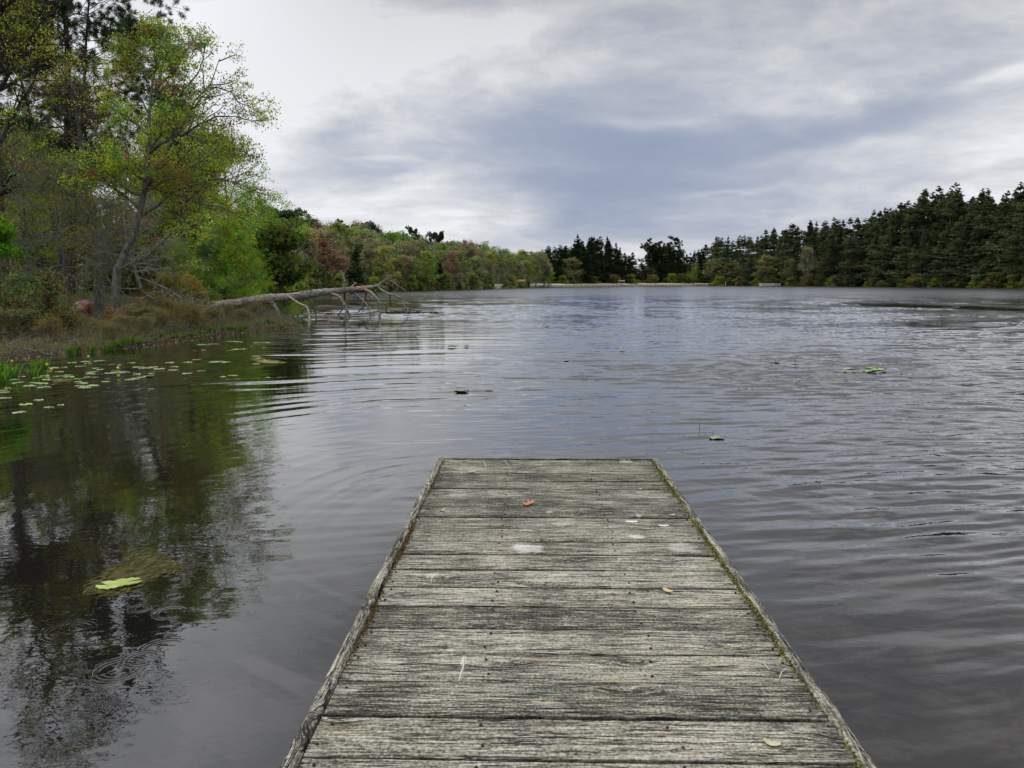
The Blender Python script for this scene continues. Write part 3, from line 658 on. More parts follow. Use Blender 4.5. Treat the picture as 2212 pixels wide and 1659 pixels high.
def broadleaf(rng, Ht, r0, base=0.3, n1=22, spread=0.35, shape=None, el=(0.2, 1.0), k2=7, L2=0.45, k3=6, L3=0.6, nl=8, leaf=0.11, asp=0.75, trop=0.05, trunk=None, wig=0.12,
              hflat=0.7, cols=None, limbs=None, twig_r=0.006, lfrac=1.0, split=0.0, jit=0.1):
    """trunk + three orders of branches; returns (wood MB, leaf MB)"""
    tm, lm = MB(), MB()
    if trunk is None:
        n = 9; tr = grow(rng, [[0, 0, -0.25]], [[rng.normal(0, .05), rng.normal(0, .05), 1]], [Ht * 0.93 + 0.25], n, 0.05, 0.03)
    else: tr = np.array(trunk, float)[None]; n = tr.shape[1]
    R = r0 * np.linspace(1, 0.12, n)[None] ** 0.9; R[0, 0] *= 1.35
    tubes(tm, tr, R, 9, rough=0.07, rng=rng)
    t = np.sort(rng.uniform(base, 1.0, n1) ** 0.9); u = (t - base) / (1 - base)
    if shape is None: shape = lambda q: 0.45 + 1.1 * q ** 0.6 * (1 - q) ** 0.55
    L = Ht * spread * shape(u) * rng.uniform(.75, 1.2, n1)
    e = el[0] + (el[1] - el[0]) * u + rng.normal(0, .15, n1)
    f = t * (n - 1); j = np.clip(f.astype(int), 0, n - 2); w = (f - j)[:, None]
    S = tr[0, j] * (1 - w) + tr[0, j + 1] * w
    P1 = grow(rng, S, limb_dirs(rng, n1, e), L, 7, wig, trop, hflat); R1 = taper(np.maximum(np.interp(t, np.linspace(0, 1, n), R[0]) * 0.5, .012), 7, .2)
    if limbs:
        for pts, rr_ in limbs:
            q = np.array(pts, float); s = np.linspace(0, len(q) - 1, 7); q7 = np.stack([np.interp(s, np.arange(len(q)), q[:, c]) for c in range(3)], 1)
            q7[1:] += rng.normal(0, .05, (6, 3)); P1 = np.concatenate([P1, q7[None]]); R1 = np.concatenate([R1, taper([rr_], 7, .15)]); L = np.append(L, np.linalg.norm(q7[-1] - q7[0]))
    tubes(tm, P1, R1, 6)
    S2, D2, t2, i2 = kids(rng, P1, k2, .15, 1.0, .75, .25, hflat)
    P2 = grow(rng, S2, D2, L[i2] * L2 * (1.15 - t2 * .7) * rng.uniform(.6, 1.3, len(i2)), 5, wig * 1.3, trop, hflat)
    R2 = taper(np.maximum(R1[i2, 0] * .35, twig_r * 1.6), 5, .3); tubes(tm, P2, R2, 4)
    PP = np.concatenate([P2]); S3, D3, t3, i3 = kids(rng, PP, k3, .15, 1.0, .7, .3, hflat)
    P3 = grow(rng, S3, D3, L3 * rng.uniform(.5, 1.3, len(i3)), 4, wig * 1.6, trop, hflat); tubes(tm, P3, taper(np.full(len(i3), twig_r), 4, .4), 3)
    if nl > 0:
        N = len(i3); sel = np.arange(N)
        if lfrac < 1: cl = rng.random(len(S2)) < lfrac; sel = sel[cl[i3]]
        idx = np.repeat(sel, nl); tt = .25 + .8 * rng.beta(2.6, 1, len(idx)); f = np.clip(tt, 0, 1) * 3; j = np.clip(f.astype(int), 0, 2); w = (f - j)[:, None]
        C = P3[idx, j] * (1 - w) + P3[idx, j + 1] * w + rng.normal(0, jit, (len(idx), 3)) * np.array([1, 1, .7])
        c = shade(rng, len(idx), i3[idx])
        if cols is not None:
            base_c = np.array([q[:3] for q in cols]); wt = np.array([q[3] for q in cols], float); wt /= wt.sum()
            pick = rng.choice(len(cols), len(S2), p=wt)[i3[idx]]; c = c * base_c[pick]
        leaves(lm, rng, C, leaf, asp, col=c, flat=0.3)
    return tm, lm

def conifer(rng, Ht, r0, base=0.12, nb=90, Lmax=0.17, top=0.006, el=(-0.15, 0.6), k2=9, leaf=0.6, asp=0.4, nl=3, shape=None, droop=0.15, bush=0.14, sub=0.4, trunk_lean=.02):
    tm, lm = MB(), MB(); n = 8
    tr = grow(rng, [[0, 0, -.25]], [[rng.normal(0, trunk_lean), rng.normal(0, trunk_lean), 1]], [Ht + .25], n, .015, .02); R = r0 * np.linspace(1, .08, n)[None]
    tubes(tm, tr, R, 7)
    lv = np.sort(rng.uniform(base, .97, max(10, nb // 4))); t = np.clip(lv[rng.integers(0, len(lv), nb)] + rng.normal(0, .004, nb), base, .985); t = np.sort(np.concatenate([t, np.linspace(.93, .995, 5)])); nb = len(t); u = (t - base) / (1 - base)
    if shape is None: shape = lambda q: (1 - q) ** 1.05
    ir = 1 + .35 * np.sin(u * 25 + rng.uniform(0, 6)) * rng.uniform(.3, 1, nb)
    L = Ht * (top + Lmax * shape(u) * rng.uniform(.6, 1.15, nb) * ir)
    f = t * (n - 1); j = np.clip(f.astype(int), 0, n - 2); w = (f - j)[:, None]; S = tr[0, j] * (1 - w) + tr[0, j + 1] * w
    P1 = grow(rng, S, limb_dirs(rng, nb, el[0] + (el[1] - el[0]) * u + rng.normal(0, .1, nb)), L, 5, .07, -.02 if droop > 0 else .05); tubes(tm, P1, taper(np.maximum(r0 * .14 * (1 - u) + .012, .01), 5, .3), 3)
    S2, D2, t2, i2 = kids(rng, P1, k2, .12, 1.0, .75, .2, .25)
    P2 = grow(rng, S2, D2, (L[i2] * sub * (1.1 - t2 * .8) + .012 * Ht * (.4 + .6 * np.clip(L[i2] / L.max(), 0, 1))) * rng.uniform(.6, 1.2, len(i2)), 3, .1, -.02)
    idx = np.repeat(np.arange(len(i2)), nl); tt = rng.uniform(0, 1, len(idx)) * 2; j = np.clip(tt.astype(int), 0, 1); w = (tt - j)[:, None]
    C = P2[idx, j] * (1 - w) + P2[idx, j + 1] * w + rng.normal(0, bush, (len(idx), 3)) * np.array([1, 1, .35]) * (.3 + .7 * np.clip(L[i2][idx] / L.max(), 0, 1))[:, None]
    A = unit(P2[idx, 2] - P2[idx, 0]) * 1.3; leaf = leaf * (.45 + .55 * np.clip(L[i2][idx] / L.max(), 0, 1))
    leaves(lm, rng, C, leaf, asp, A=A, arand=.45, col=shade(rng, len(idx), i2[idx], .6, 1.3, .12, .2), flat=.4, droop=droop)
    return tm, lm

def pine(rng, Ht, r0, base=.35, nb=34, Lmax=.26, stems=1, leaf=.3, nl=26, asp=.07, k2=7, shape=None, tuft=.16, el=(-.05, .5)):
    """open pine: horizontal limbs with clumped needle tufts at the ends"""
    tm, lm = MB(), MB()
    for s in range(stems):
        n = 9; tr = grow(rng, [[0, 0, -.25]], [[.10 * s * (1 if s % 2 else -1), .04 * s, 1]], [Ht * (1 - .1 * s) + .25], n, .035, .03); R = r0 * (1 if s == 0 else .6) * np.linspace(1, .12, n)[None]
        tubes(tm, tr, R, 8, rough=.06, rng=rng)
        t = np.sort(rng.uniform(base, .99, nb)); u = (t - base) / (1 - base); L = Ht * Lmax * ((shape or (lambda q: .35 + .75 * np.sin(np.pi * np.clip(q * .8 + .2, 0, 1))))(u)) * rng.uniform(.6, 1.2, nb)
        f = t * (n - 1); j = np.clip(f.astype(int), 0, n - 2); w = (f - j)[:, None]; S = tr[0, j] * (1 - w) + tr[0, j + 1] * w
        P1 = grow(rng, S, limb_dirs(rng, nb, el[0] + (el[1] - el[0]) * u + rng.normal(0, .15, nb)), L, 6, .13, .03, .6); tubes(tm, P1, taper(np.maximum(.22 * np.interp(t, np.linspace(0, 1, n), R[0]) + .01, .015), 6, .25), 5)
        S2, D2, t2, i2 = kids(rng, P1, k2, .3, 1., .7, .2, .5); P2 = grow(rng, S2, D2, L[i2] * .34 * rng.uniform(.6, 1.2, len(i2)), 4, .15, .05, .5); tubes(tm, P2, taper(np.full(len(i2), .014), 4, .4), 3)
        S3, D3, t3, i3 = kids(rng, P2, 4, .3, 1., .6, .2, .6); P3 = grow(rng, S3, D3, L[i2[i3]] * .12 + .15, 3, .1, .08); tubes(tm, P3, taper(np.full(len(i3), .008), 3, .5), 3)
        idx = np.repeat(np.arange(len(i3)), nl); A = unit(P3[idx, 2] - P3[idx, 0]); v = unit(A * .5 + rng.normal(0, .6, (len(idx), 3))); C = P3[idx, 2] - A * rng.uniform(0, .5, (len(idx), 1)) * tuft * 2 + v * leaf * .45
        leaves(lm, rng, C, leaf, asp, A=v * 6, arand=.3, col=shade(rng, len(idx), i3[idx], .6, 1.3, .1, .15))
    return tm, lm

def plant_tree(name, x, y, tm, lm, bark, leafc, label, cat='tree', group=None, rz=None, z=None, crown='crown', trunk='trunk'):
    e = empty(name, (x, y, hz(x, y) if z is None else z), label, cat, group, rz if rz is not None else 0.0)
    tm.build(trunk, BARK, e, color=bark)
    if lm is not None and lm.n: lm.build(crown, FOL, e, smooth=False, color=leafc)
    return e
def px_xy(x, D): return (x - 1106) / F * D * 1.0, D
def loc(px_, D):
    d = ray(px_, 608); return d[0] / d[1] * D, D
def Hpx(ytop, D, px_=None):
    z0 = hz(*loc(px_, D)) if px_ is not None else .3
    return HC + (608 - ytop) / F * D * (1.0) - z0

GREY = (.20, .19, .17); DGREY = (.10, .092, .08); PALE = (.30, .30, .27); DBR = (.055, .047, .04)
YG = (.30, .36, .04); OL = (.20, .24, .05); RD = (.26, .07, .05); OR = (.26, .16, .05); BG = (.19, .31, .02); MG = (.10, .17, .03)

# --- the near trees on the left bank
R_ = lambda s: np.random.default_rng(s)
def local_pts(pts, D, x0, y0, z0, dd=0.0):
    """pixel path at depth D (drifting by dd) -> points relative to the tree's base"""
    out = []
    for q, (a, b) in enumerate(pts):
        w = at(a, b, D + dd * q / max(1, len(pts) - 1)); out.append([w[0] - x0, w[1] - y0, w[2] - z0])
    return out

# maple in front: pale lichened trunk curving up and out to the right
D = 28.0; x0, y0 = loc(250, D); z0 = hz(x0, y0)
tp = [(250, 712), (249, 640), (253, 585), (272, 540), (290, 505), (303, 455), (316, 395), (322, 330), (322, 250), (330, 170), (345, 105)]
tr = local_pts(tp, D, x0, y0, z0); tr[0] = [0, 0, -.2]
lim = [(local_pts(q, D, x0, y0, z0, dd), r) for q, r, dd in (
    ([(316, 395), (360, 420), (430, 440), (500, 450), (560, 490)], .04, 2.0), ([(310, 420), (340, 345), (372, 292), (410, 240), (450, 190), (480, 130)], .07, -1.0), ([(322, 330), (372, 300), (430, 268), (490, 250), (560, 262)], .055, -.6), ([(300, 470), (350, 430), (420, 400), (490, 385), (565, 420)], .055, .5),
    ([(316, 395), (280, 330), (255, 250), (240, 170)], .05, .8), ([(322, 280), (380, 215), (430, 160), (445, 90)], .05, .4), ([(372, 292), (440, 300), (500, 320), (555, 345)], .04, 1.2),
    ([(330, 200), (380, 150), (400, 110), (425, 80)], .035, -.3), ([(303, 455), (240, 400), (190, 370), (140, 350)], .045, -1.), ([(450, 190), (500, 200), (535, 235), (565, 250)], .03, .6),
    ([(253, 585), (320, 545), (380, 490), (430, 470)], .035, -1.5), ([(316, 395), (370, 380), (430, 350), (520, 300)], .04, .8), ([(322, 250), (290, 180), (270, 130), (262, 95)], .03, .3))]
tm, lm = broadleaf(R_(11), 9.5, .16, base=.5, n1=14, spread=.20, trunk=tr, limbs=lim, k2=12, L2=.36, k3=9, L3=.42, nl=11, leaf=.066, asp=.8, cols=[OL + (3,), YG + (3.5,), (.20, .13, .06, 1.6), (.22, .08, .06, .55), (.14, .19, .04, 2)], el=(.1, 1.1), hflat=.6, wig=.14, twig_r=.005)
plant_tree('maple_tree', x0, y0, tm, lm, (.17, .17, .15), (1, 1, 1), 'maple with pale crooked trunk and red tinged young leaves reaching furthest over the water', rz=0)

# straight grey trunk behind it
D = 36.0; x0, y0 = loc(214, D); z0 = hz(x0, y0)
tr = local_pts([(214, 672), (212, 600), (206, 520), (196, 440), (180, 340), (166, 250), (160, 170)], D, x0, y0, z0); tr[0] = [0, 0, -.2]
tm, lm = broadleaf(R_(12), 10, .24, base=.25, n1=34, spread=.24, trunk=tr, k2=8, L2=.5, k3=7, L3=.6, nl=7, leaf=.07, cols=[(.20, .17, .05, 3), YG + (1.5,), (.2, .09, .05, 1.2)], el=(-.1, .9), lfrac=.6)
plant_tree('maple_tree', x0, y0, tm, lm, (.15, .145, .13), (1, 1, 1), 'straight grey trunked tree just behind the crooked pale maple, sparse new leaves', rz=0)

# bare, dead looking cedar spreading grey twigs at mid height
D = 31.0; x0, y0 = loc(290, D); z0 = hz(x0, y0)
tr = local_pts([(340, 690), (318, 660), (300, 610), (282, 560), (270, 500), (262, 440)], D, x0, y0, z0); tr[0] = [1.2, 0, -.2]
tm, lm = broadleaf(R_(13), 5.6, .10, base=.15, n1=40, spread=.42, trunk=tr, k2=9, L2=.42, k3=7, L3=.45, nl=3, leaf=.06, cols=[(.15, .16, .06, 3), (.25, .09, .06, .5)], el=(-.15, .5), lfrac=.5, hflat=.5, trop=-.02, twig_r=.0055, shape=lambda q: 1.0 - .45 * q)
plant_tree('leaning_tree', x0, y0, tm, lm, (.36, .36, .33), (1, 1, 1), 'leaning lichen covered tree with a tangle of bare grey twigs right of the pale trunks', rz=0)
D = 30.0; x0, y0 = loc(150, D)
tm, lm = broadleaf(R_(14), 5.6, .07, base=.34, n1=34, spread=.46, k2=9, L2=.45, k3=7, L3=.5, nl=5, leaf=.06, cols=[(.15, .17, .05, 3), (.2, .08, .05, .4)], el=(-.1, .8), lfrac=.7, hflat=.6, trop=-.02, twig_r=.0055, shape=lambda q: 1.0 - .4 * q)
plant_tree('bare_shrub', x0, y0, tm, lm, (.20, .20, .18), (1, 1, 1), 'thin multi-twigged grey shrub tree left of the two standing trunks', 'shrub')
D = 33.0; x0, y0 = loc(80, D)
tm, lm = broadleaf(R_(15), 6.5, .09, base=.30, n1=36, spread=.40, k2=9, L2=.45, k3=7, L3=.5, nl=6, leaf=.07, cols=[(.15, .17, .045, 3), OL + (1.5,)], el=(-.1, .9), lfrac=.8, hflat=.6, twig_r=.006, shape=lambda q: 1.0 - .4 * q)
plant_tree('bare_shrub', x0, y0, tm, lm, (.17, .165, .15), (1, 1, 1), 'olive twiggy small tree growing right of the thick dark trunk at the left edge', 'shrub')

# big oak at the left edge, thick dark trunk with a snapped limb; its crown runs out of the picture
D = 31.0; x0, y0 = loc(-4, D); z0 = hz(x0, y0)
tr = local_pts([(0, 690), (2, 620), (2, 560), (-4, 500), (-6, 430), (-10, 350), (-26, 250), (-30, 120), (-20, -20), (-10, -160), (10, -300)], D, x0, y0, z0); tr[0] = [0, 0, -.2]
lim = [(local_pts(q, D, x0, y0, z0, dd), r) for q, r, dd in (
    ([(-4, 420), (30, 372), (70, 366), (120, 385), (150, 425), (190, 470)], .075, -1.2), ([(-6, 400), (40, 348), (90, 352), (150, 372), (190, 400)], .06, -.8), ([(-10, 330), (30, 250), (70, 190), (100, 120)], .09, .6),
    ([(-20, 220), (40, 130), (90, 60), (140, -20)], .09, -.8), ([(-28, 120), (30, 40), (60, -60), (130, -140)], .09, 1), ([(-30, 60), (60, -30), (150, -120), (240, -190)], .10, -2.5), ([(-20, -60), (60, -160), (150, -260)], .08, -1.5),
    ([(-26, 250), (-10, 130), (10, 60), (25, 0)], .06, -1), ([(-10, 330), (60, 300), (110, 240), (130, 190)], .045, 1.5), ([(-20, 180), (20, 90), (50, 70), (80, 95)], .04, -.6))]
tm, lm = broadleaf(R_(16), 15.5, .33, base=.45, n1=30, spread=.24, trunk=tr, limbs=lim, k2=12, L2=.36, k3=8, L3=.55, nl=9, leaf=.08, cols=[(.20, .20, .05, 3), (.18, .14, .05, 1.5), YG + (1.6,)], el=(.2, 1.1), hflat=.7, lfrac=.42)
e = plant_tree('oak_tree', x0, y0, tm, lm, (.085, .078, .07), (1, 1, 1), 'thick dark rough trunk of an old oak at the left edge with a snapped limb', rz=0)
stub = MB(); tubes(stub, np.array(local_pts([(0, 418), (14, 412), (32, 402), (50, 402), (66, 405)], D - .3, x0, y0, z0)), np.array([.13, .12, .11, .08, .02]), 8, rough=.15, rng=R_(1)); stub.build('broken_limb', BARK, e, color=(.03, .028, .026))
# bright green sprig crossing the oak trunk
D = 26.5; x0, y0 = loc(-30, D); z0 = hz(x0, y0)
tm, lm = broadleaf(R_(17), 3.35, .03, base=.74, n1=14, spread=.26, k2=7, L2=.5, k3=6, L3=.28, nl=12, leaf=.09, asp=.8, cols=[(.09, .19, .015, 3), (.13, .22, .02, 2)], el=(-.1, .6), hflat=.5)
plant_tree('young_maple', x0, y0, tm, lm, DGREY, (1, 1, 1), 'bright green young maple in fresh leaf against the dark oak trunk')

# tall pine rising out of the top of the picture
D = 43.0; x0, y0 = loc(150, D); z0 = hz(x0, y0)
tm, lm = pine(R_(21), 18.5, .30, base=.42, nb=44, Lmax=.205, stems=3, leaf=.24, nl=60, k2=9, asp=.085, el=(-.12, .45))
plant_tree('pine_tree', x0, y0, tm, lm, (.07, .055, .05), (.035, .06, .03), 'tallest dark pine, several stems, reaching out of the top of the picture')

# trees behind them
NEARB = [  # px, D, ytop, kind, colours, label
    (475, 50, 318, 'b', [YG + (4,), (.26, .33, .03, 2), (.2, .2, .05, 1)], 'yellow green tree whose rounded crown overhangs the light green bushes', .36, .10),
    (505, 56, 350, 'b', [MG + (2,), (.16, .28, .02, 3)], 'deep green leafy tree leaning right, beyond the yellow green tree', .40, .0),
    (565, 62, 462, 'b', [(.09, .21, .02, 3), (.15, .30, .02, 2)], 'dense bright green tree at the right end of the left bank woods', .50, .0),
    (400, 46, 250, 'b', [OL + (3,), YG + (2,), (.22, .10, .05, .6)], 'tall olive leaved tree behind the crooked pale maple', .30, .1),
    (335, 50, 255, 'b', [OL + (3,), (.17, .15, .05, 1.5)], 'tall loose crowned brownish green tree in the middle of the left woods', .30, .2),
    (60, 52, 290, 'b', [YG + (3,), OL + (3,)], 'yellow green tree between the old oak and the tall pine', .32, .15),
    (130, 60, 310, 'b', [(.28, .33, .03, 3), OL + (2,)], 'lime tinted tree behind the foot of the tall pine', .30, .15),
    (20, 60, 280, 'b', [OL + (3,), (.17, .15, .05, 1.5)], 'tall brownish oak far behind the old oak at the left edge', .30, .2),
    (270, 62, 340, 'b', [(.18, .16, .06, 3), OL + (2,)], 'thin crowned grey brown tree deep in the left woods', .30, .4),
    (440, 62, 380, 'b', [(.15, .12, .06, 3), OL + (2,)], 'brownish tree half hidden behind the yellow green crown', .35, .2),
    (-60, 48, 200, 'b', [OL + (3,), YG + (1,)], 'tall oak whose branches enter at the top left corner', .30, .1),
]
for q, (px_, D, yt, kind, cols, label, sp, bare) in enumerate(NEARB):
    x0, y0 = loc(px_, D); Ht = Hpx(yt, D, px_)
    tm, lm = broadleaf(R_(40 + q), Ht, .02 * Ht, base=.16, n1=26, spread=sp, k2=9, L2=.5, k3=7, L3=.7, nl=10, leaf=.098, asp=.8, cols=cols, el=(0.0, 1.1), lfrac=1 - bare, twig_r=.008, jit=.14)
    plant_tree('leafy_tree', x0, y0, tm, lm, (.13, .12, .105), (1, 1, 1), label)
for q, (px_, D, yt, label, wd) in enumerate(((402, 52, 290, 'narrow dark cedar standing between the pale maple and the yellow green tree', .13), (335, 58, 420, 'short dark cedar under the crooked maple', .20), (60, 56, 420, 'dark cedar in the shade right of the old oak', .2),
                                           (300, 54, 470, 'black green cedar low behind the bare grey twigs', .28), (470, 58, 480, 'dark cedar behind the light green bushes', .24), (200, 60, 430, 'dark evergreen behind the two standing trunks', .2))):
    x0, y0 = loc(px_, D); Ht = Hpx(yt, D, px_)
    tm, lm = conifer(R_(70 + q), Ht, .12, base=.06, nb=110, Lmax=wd, k2=10, leaf=.22, nl=5, asp=.4, bush=.09)
    plant_tree('cedar_tree', x0, y0, tm, lm, DBR, (.028, .045, .02), label)

# dim wood filling the depth behind the left bank
PROT = {}
def proto(key, fn):
    if key not in PROT: tm, lm = fn(); PROT[key] = (tm.mesh(key + '_trunk', BARK), lm.mesh(key + '_crown', FOL, False))
    return PROT[key]
def place(name, key, px_, D, Ht0, Ht, rz, bark, leafc, label, cat='tree', group=None, sx=1.0):
    x, y = loc(px_, D); e = empty(name, (x, y, hz(x, y)), label, cat, group, rz); s = Ht / Ht0; e.scale = (s * sx, s * sx, s)
    for nm, me, c in (('trunk', PROT[key][0], bark), ('crown', PROT[key][1], leafc)):
        o_ = bpy.data.objects.new(nm, me); COL.objects.link(o_); o_.parent = e; o_.color = tuple(c) + (1.,)
    return e
for k in range(5): proto('bl%d' % k, lambda: broadleaf(R_(100 + k), 10, .16, base=.14, n1=24, spread=[.30, .34, .38, .28, .33][k], k2=7, L2=.5, k3=5, L3=.8, nl=6, leaf=.26, asp=.8, el=(0., 1.2), twig_r=.02, jit=.22, lfrac=[1, .9, 1, .8, .95][k]))
for k in range(3): proto('tw%d' % k, lambda: broadleaf(R_(110 + k), 10, .13, base=.16, n1=24, spread=[.28, .32, .25][k], k2=8, L2=.55, k3=6, L3=.9, nl=3, leaf=.20, asp=.6, el=(.2, 1.2), twig_r=.022, jit=.12, lfrac=.55))
for k in range(6): proto('cf%d' % k, lambda: conifer(R_(120 + k), 10, .12, base=[.06, .12, .05, .2, .1, .16][k], nb=[190, 170, 210, 170, 190, 180][k], Lmax=[.23, .21, .26, .25, .19, .26][k], k2=11, leaf=.30, nl=5, asp=.45, bush=.10, droop=[.3, .1, .3, 0., .2, 0.][k],
        shape=[None, None, lambda q: (1 - q) ** .9, lambda q: (1 - q) ** .8 * (.7 + .4 * np.sin(q * 9)), lambda q: (1 - q) ** .95, lambda q: np.minimum(1, (1 - q) * 1.5) ** .9][k]))
for k in range(3): proto('pn%d' % k, lambda: pine(R_(130 + k), 10, .15, base=[.45, .55, .35][k], nb=26, Lmax=.26, leaf=.36, nl=18, k2=6, asp=.25, el=(.0, .7)))
for k in range(4): proto('bs%d' % k, lambda: broadleaf(R_(140 + k), 2.2, .04, base=.05, n1=22, spread=.55, k2=6, L2=.5, k3=4, L3=.35, nl=6, leaf=.15, asp=.8, el=(.15, 1.2), twig_r=.012, jit=.1, shape=lambda q: 1. - .35 * q))

rg = np.random.default_rng(77)
for q in range(26):
    px_ = rg.uniform(-120, 560); D = rg.uniform(60, 95); yt = 385 + 150 * max(0, (px_ - 250) / 350) + rg.uniform(-60, 120)
    k = rg.integers(0, 5); c = [(.13, .15, .04), (.16, .14, .06), (.10, .13, .035), (.19, .20, .05)][rg.integers(0, 4)]
    place('leafy_tree', 'bl%d' % k, px_, D, 10, Hpx(yt, D, px_), rg.uniform(0, 6.28), (.11, .10, .09), c, 'dim leafy tree deep in the wood behind the left bank, seen through nearer branches', group='inner trees of the left wood')
# a low dark understorey closes the wood
for q in range(34):
    px_ = rg.uniform(-80, 600); D = rg.uniform(46, 80)
    place('undergrowth_bush', 'bs%d' % rg.integers(0, 4), px_, D, 2.2, rg.uniform(2., 4.2), rg.uniform(0, 6.28), DGREY, [(.08, .10, .03), (.12, .11, .05), (.07, .10, .025)][rg.integers(0, 3)], 'dull olive bush of the understorey beneath the left wood', 'bush', 'understorey bushes of the left wood')

# --- shrubs of the left bank
def shrub(seed, px_, D, Ht, cols, label, n1=26, spread=.5, nl=9, leaf=.075, k2=8, k3=6, name='bush', cat='bush', bark=GREY, lfrac=1., L3=.3, el=(.2, 1.3), asp=.5):
    x0, y0 = loc(px_, D); tm, lm = broadleaf(R_(seed), Ht, .03, base=.05, n1=n1, spread=spread, k2=k2, L2=.5, k3=k3, L3=L3, nl=nl, leaf=leaf, asp=asp, cols=cols, el=el, twig_r=.004, jit=.06, lfrac=lfrac, shape=lambda q: 1. - .3 * q)
    return plant_tree(name, x0, y0, tm, lm, bark, (1, 1, 1), label, cat, trunk='stems', crown='leaves')
shrub(201, 500, 42, 3.4, [(.24, .36, .03, 3), (.30, .36, .03, 2), (.16, .26, .04, 2)], 'light yellow green willowy bush above the butt of the fallen trunk', n1=44, spread=.62, nl=10)
shrub(202, 440, 41, 2.9, [(.17, .25, .09, 3), (.20, .30, .05, 2)], 'pale sage green bush left of the willowy yellow green bush', n1=38, spread=.55)
shrub(203, 550, 46, 2.6, [(.24, .33, .04, 3)], 'light green bush at the right end of the bank behind the log', n1=34, spread=.55)
shrub(204, 375, 38, 2.4, [(.14, .22, .04, 3), (.18, .24, .06, 2)], 'mid green bush right of the leaning tree', n1=34, spread=.6)
shrub(205, 600, 60, 3.0, [(.22, .30, .05, 3)], 'light green bush at the water edge beyond the log')
shrub(206, 640, 75, 2.6, [(.20, .28, .05, 3), (.24, .24, .06, 1)], 'low light green bush furthest along the bank beyond the log')
shrub(207, 45, 27.5, 1.0, [(.20, .26, .10, 3), (.14, .17, .09, 2)], 'grey green broad leaved shrub below the old oak', n1=30, spread=.75, leaf=.09, nl=8)
shrub(208, 415, 35, 1.0, [(.24, .17, .05, 3), (.22, .20, .05, 2)], 'rusty brown bush just left of the butt of the fallen trunk', n1=30, spread=.8)
shrub(209, 380, 33, 1.1, [(.20, .19, .05, 3), (.24, .13, .05, 1)], 'low olive bush with orange tips on the bank', n1=30, spread=.9)
shrub(210, 100, 22.5, .95, [(.14, .14, .05, 3), (.18, .08, .05, .5)], 'dark stemmed low shrub at the water edge near the left corner of the bank', n1=22, spread=.8, lfrac=.5, nl=4, bark=DBR)
shrub(211, 25, 22, .8, [(.12, .12, .05, 3)], 'dark leafless shrub at the very left of the bank', n1=24, spread=.8, lfrac=.4, nl=4, bark=DBR)
rg = np.random.default_rng(5)
RS = []
for q, (px_, D, h_) in enumerate(((150, 23, .4), (205, 24, .36), (285, 26, .55), (335, 27, .55), (390, 29, .7), (440, 31, .35), (490, 33.5, .3), (545, 36, .5), (180, 26, .32), (320, 31, .75), (60, 23.5, .5), (262, 24, .4), (110, 26, .35), (350, 25, .4), (460, 28, .4), (100, 21.2, .35), (240, 22.3, .3), (310, 23.4, .35), (410, 26.5, .4), (520, 31.5, .35), (20, 21.5, .5))):
    x0, y0 = loc(px_, D)
    if q < 3:
        tm, lm = broadleaf(R_(230 + q), 1.0, .015, base=.03, n1=30, spread=1.1, wig=.34, k2=8, L2=.6, k3=5, L3=.30, nl=5, leaf=.05, asp=.5, cols=[(.17, .15, .07, 3), (.14, .16, .05, 2), (.22, .09, .06, .6)], el=(.25, 1.3), twig_r=.003, jit=.04, shape=lambda u: 1. - .3 * u)
        PROT['sc%d' % q] = (tm.mesh('scrub_stems', BARK), lm.mesh('scrub_leaves', FOL, False))
    e = place('low_scrub', 'sc%d' % (q % 3), px_, D, 1., h_, rg.uniform(0, 6.28), (.19, .165, .13), (1, 1, 1) if q % 3 else (1.1, .95, .8), 'knee high tangle of brown twigs and small leaves on the left bank', 'bush', 'low brown scrub along the left bank', sx=1.25); e.scale = (e.scale[0] * rg.uniform(.8, 1.7), e.scale[1] * rg.uniform(.8, 1.5), e.scale[2] * rg.uniform(.75, 1.15))
    e.children[0].name = 'stems' if False else e.children[0].name
for q, (px_, D, h_, s_) in enumerate(((72, 24, .35, 'red tipped sprig under the grey green shrub'), (238, 26.5, .5, 'red leaved seedling at the foot of the pale maple trunk'), (255, 25, .35, 'small red seedling below the pale maple trunk'), (390, 31, .3, 'small orange red seedling among the scrub'), (188, 33, .35, 'pinkish red bush in front of the boulder'))):
    shrub(260 + q, px_, D, h_, [(.20, .07, .05, 3), (.18, .11, .06, 1)], s_, n1=14, spread=.6, nl=5, leaf=.06, k2=4, k3=3, L3=.1, name='red_seedling', cat='shrub')

# boulder, path, mossy hummock
def rock(name, px_, D, sx_, sy_, sz_, label, mat, seed):
    x0, y0 = loc(px_, D); r = R_(seed); n1_, n2_ = 24, 14; V = []
    for b in range(n2_ + 1):
        for a in range(n1_):
            ph = b / n2_ * np.pi; t_ = a / n1_ * 2 * np.pi; v = np.array([np.sin(ph) * np.cos(t_), np.sin(ph) * np.sin(t_), np.cos(ph)])
            s_ = 1 + .13 * math.sin(3 * v[0] + seed) * math.cos(4 * v[1]) + .08 * math.sin(7 * v[2] + 5 * v[0]) + .05 * math.sin(11 * v[1] - 6 * v[2]); V.append(v * s_ * np.array([sx_, sy_, sz_]))
    mb = MB(); mb.add(V, [[b * n1_ + a, (b + 1) * n1_ + a, (b + 1) * n1_ + (a + 1) % n1_, b * n1_ + (a + 1) % n1_] for b in range(n2_) for a in range(n1_)])
    o_ = mb.build(name, mat, label=label, cat='boulder'); o_.location = (x0, y0, hz(x0, y0) + sz_ * .45); return o_
m, t, o = new_mat("granite"); nz = noise(t, objpos(t), 5, 5, .7); n2 = noise(t, objpos(t), 30, 3, .7)
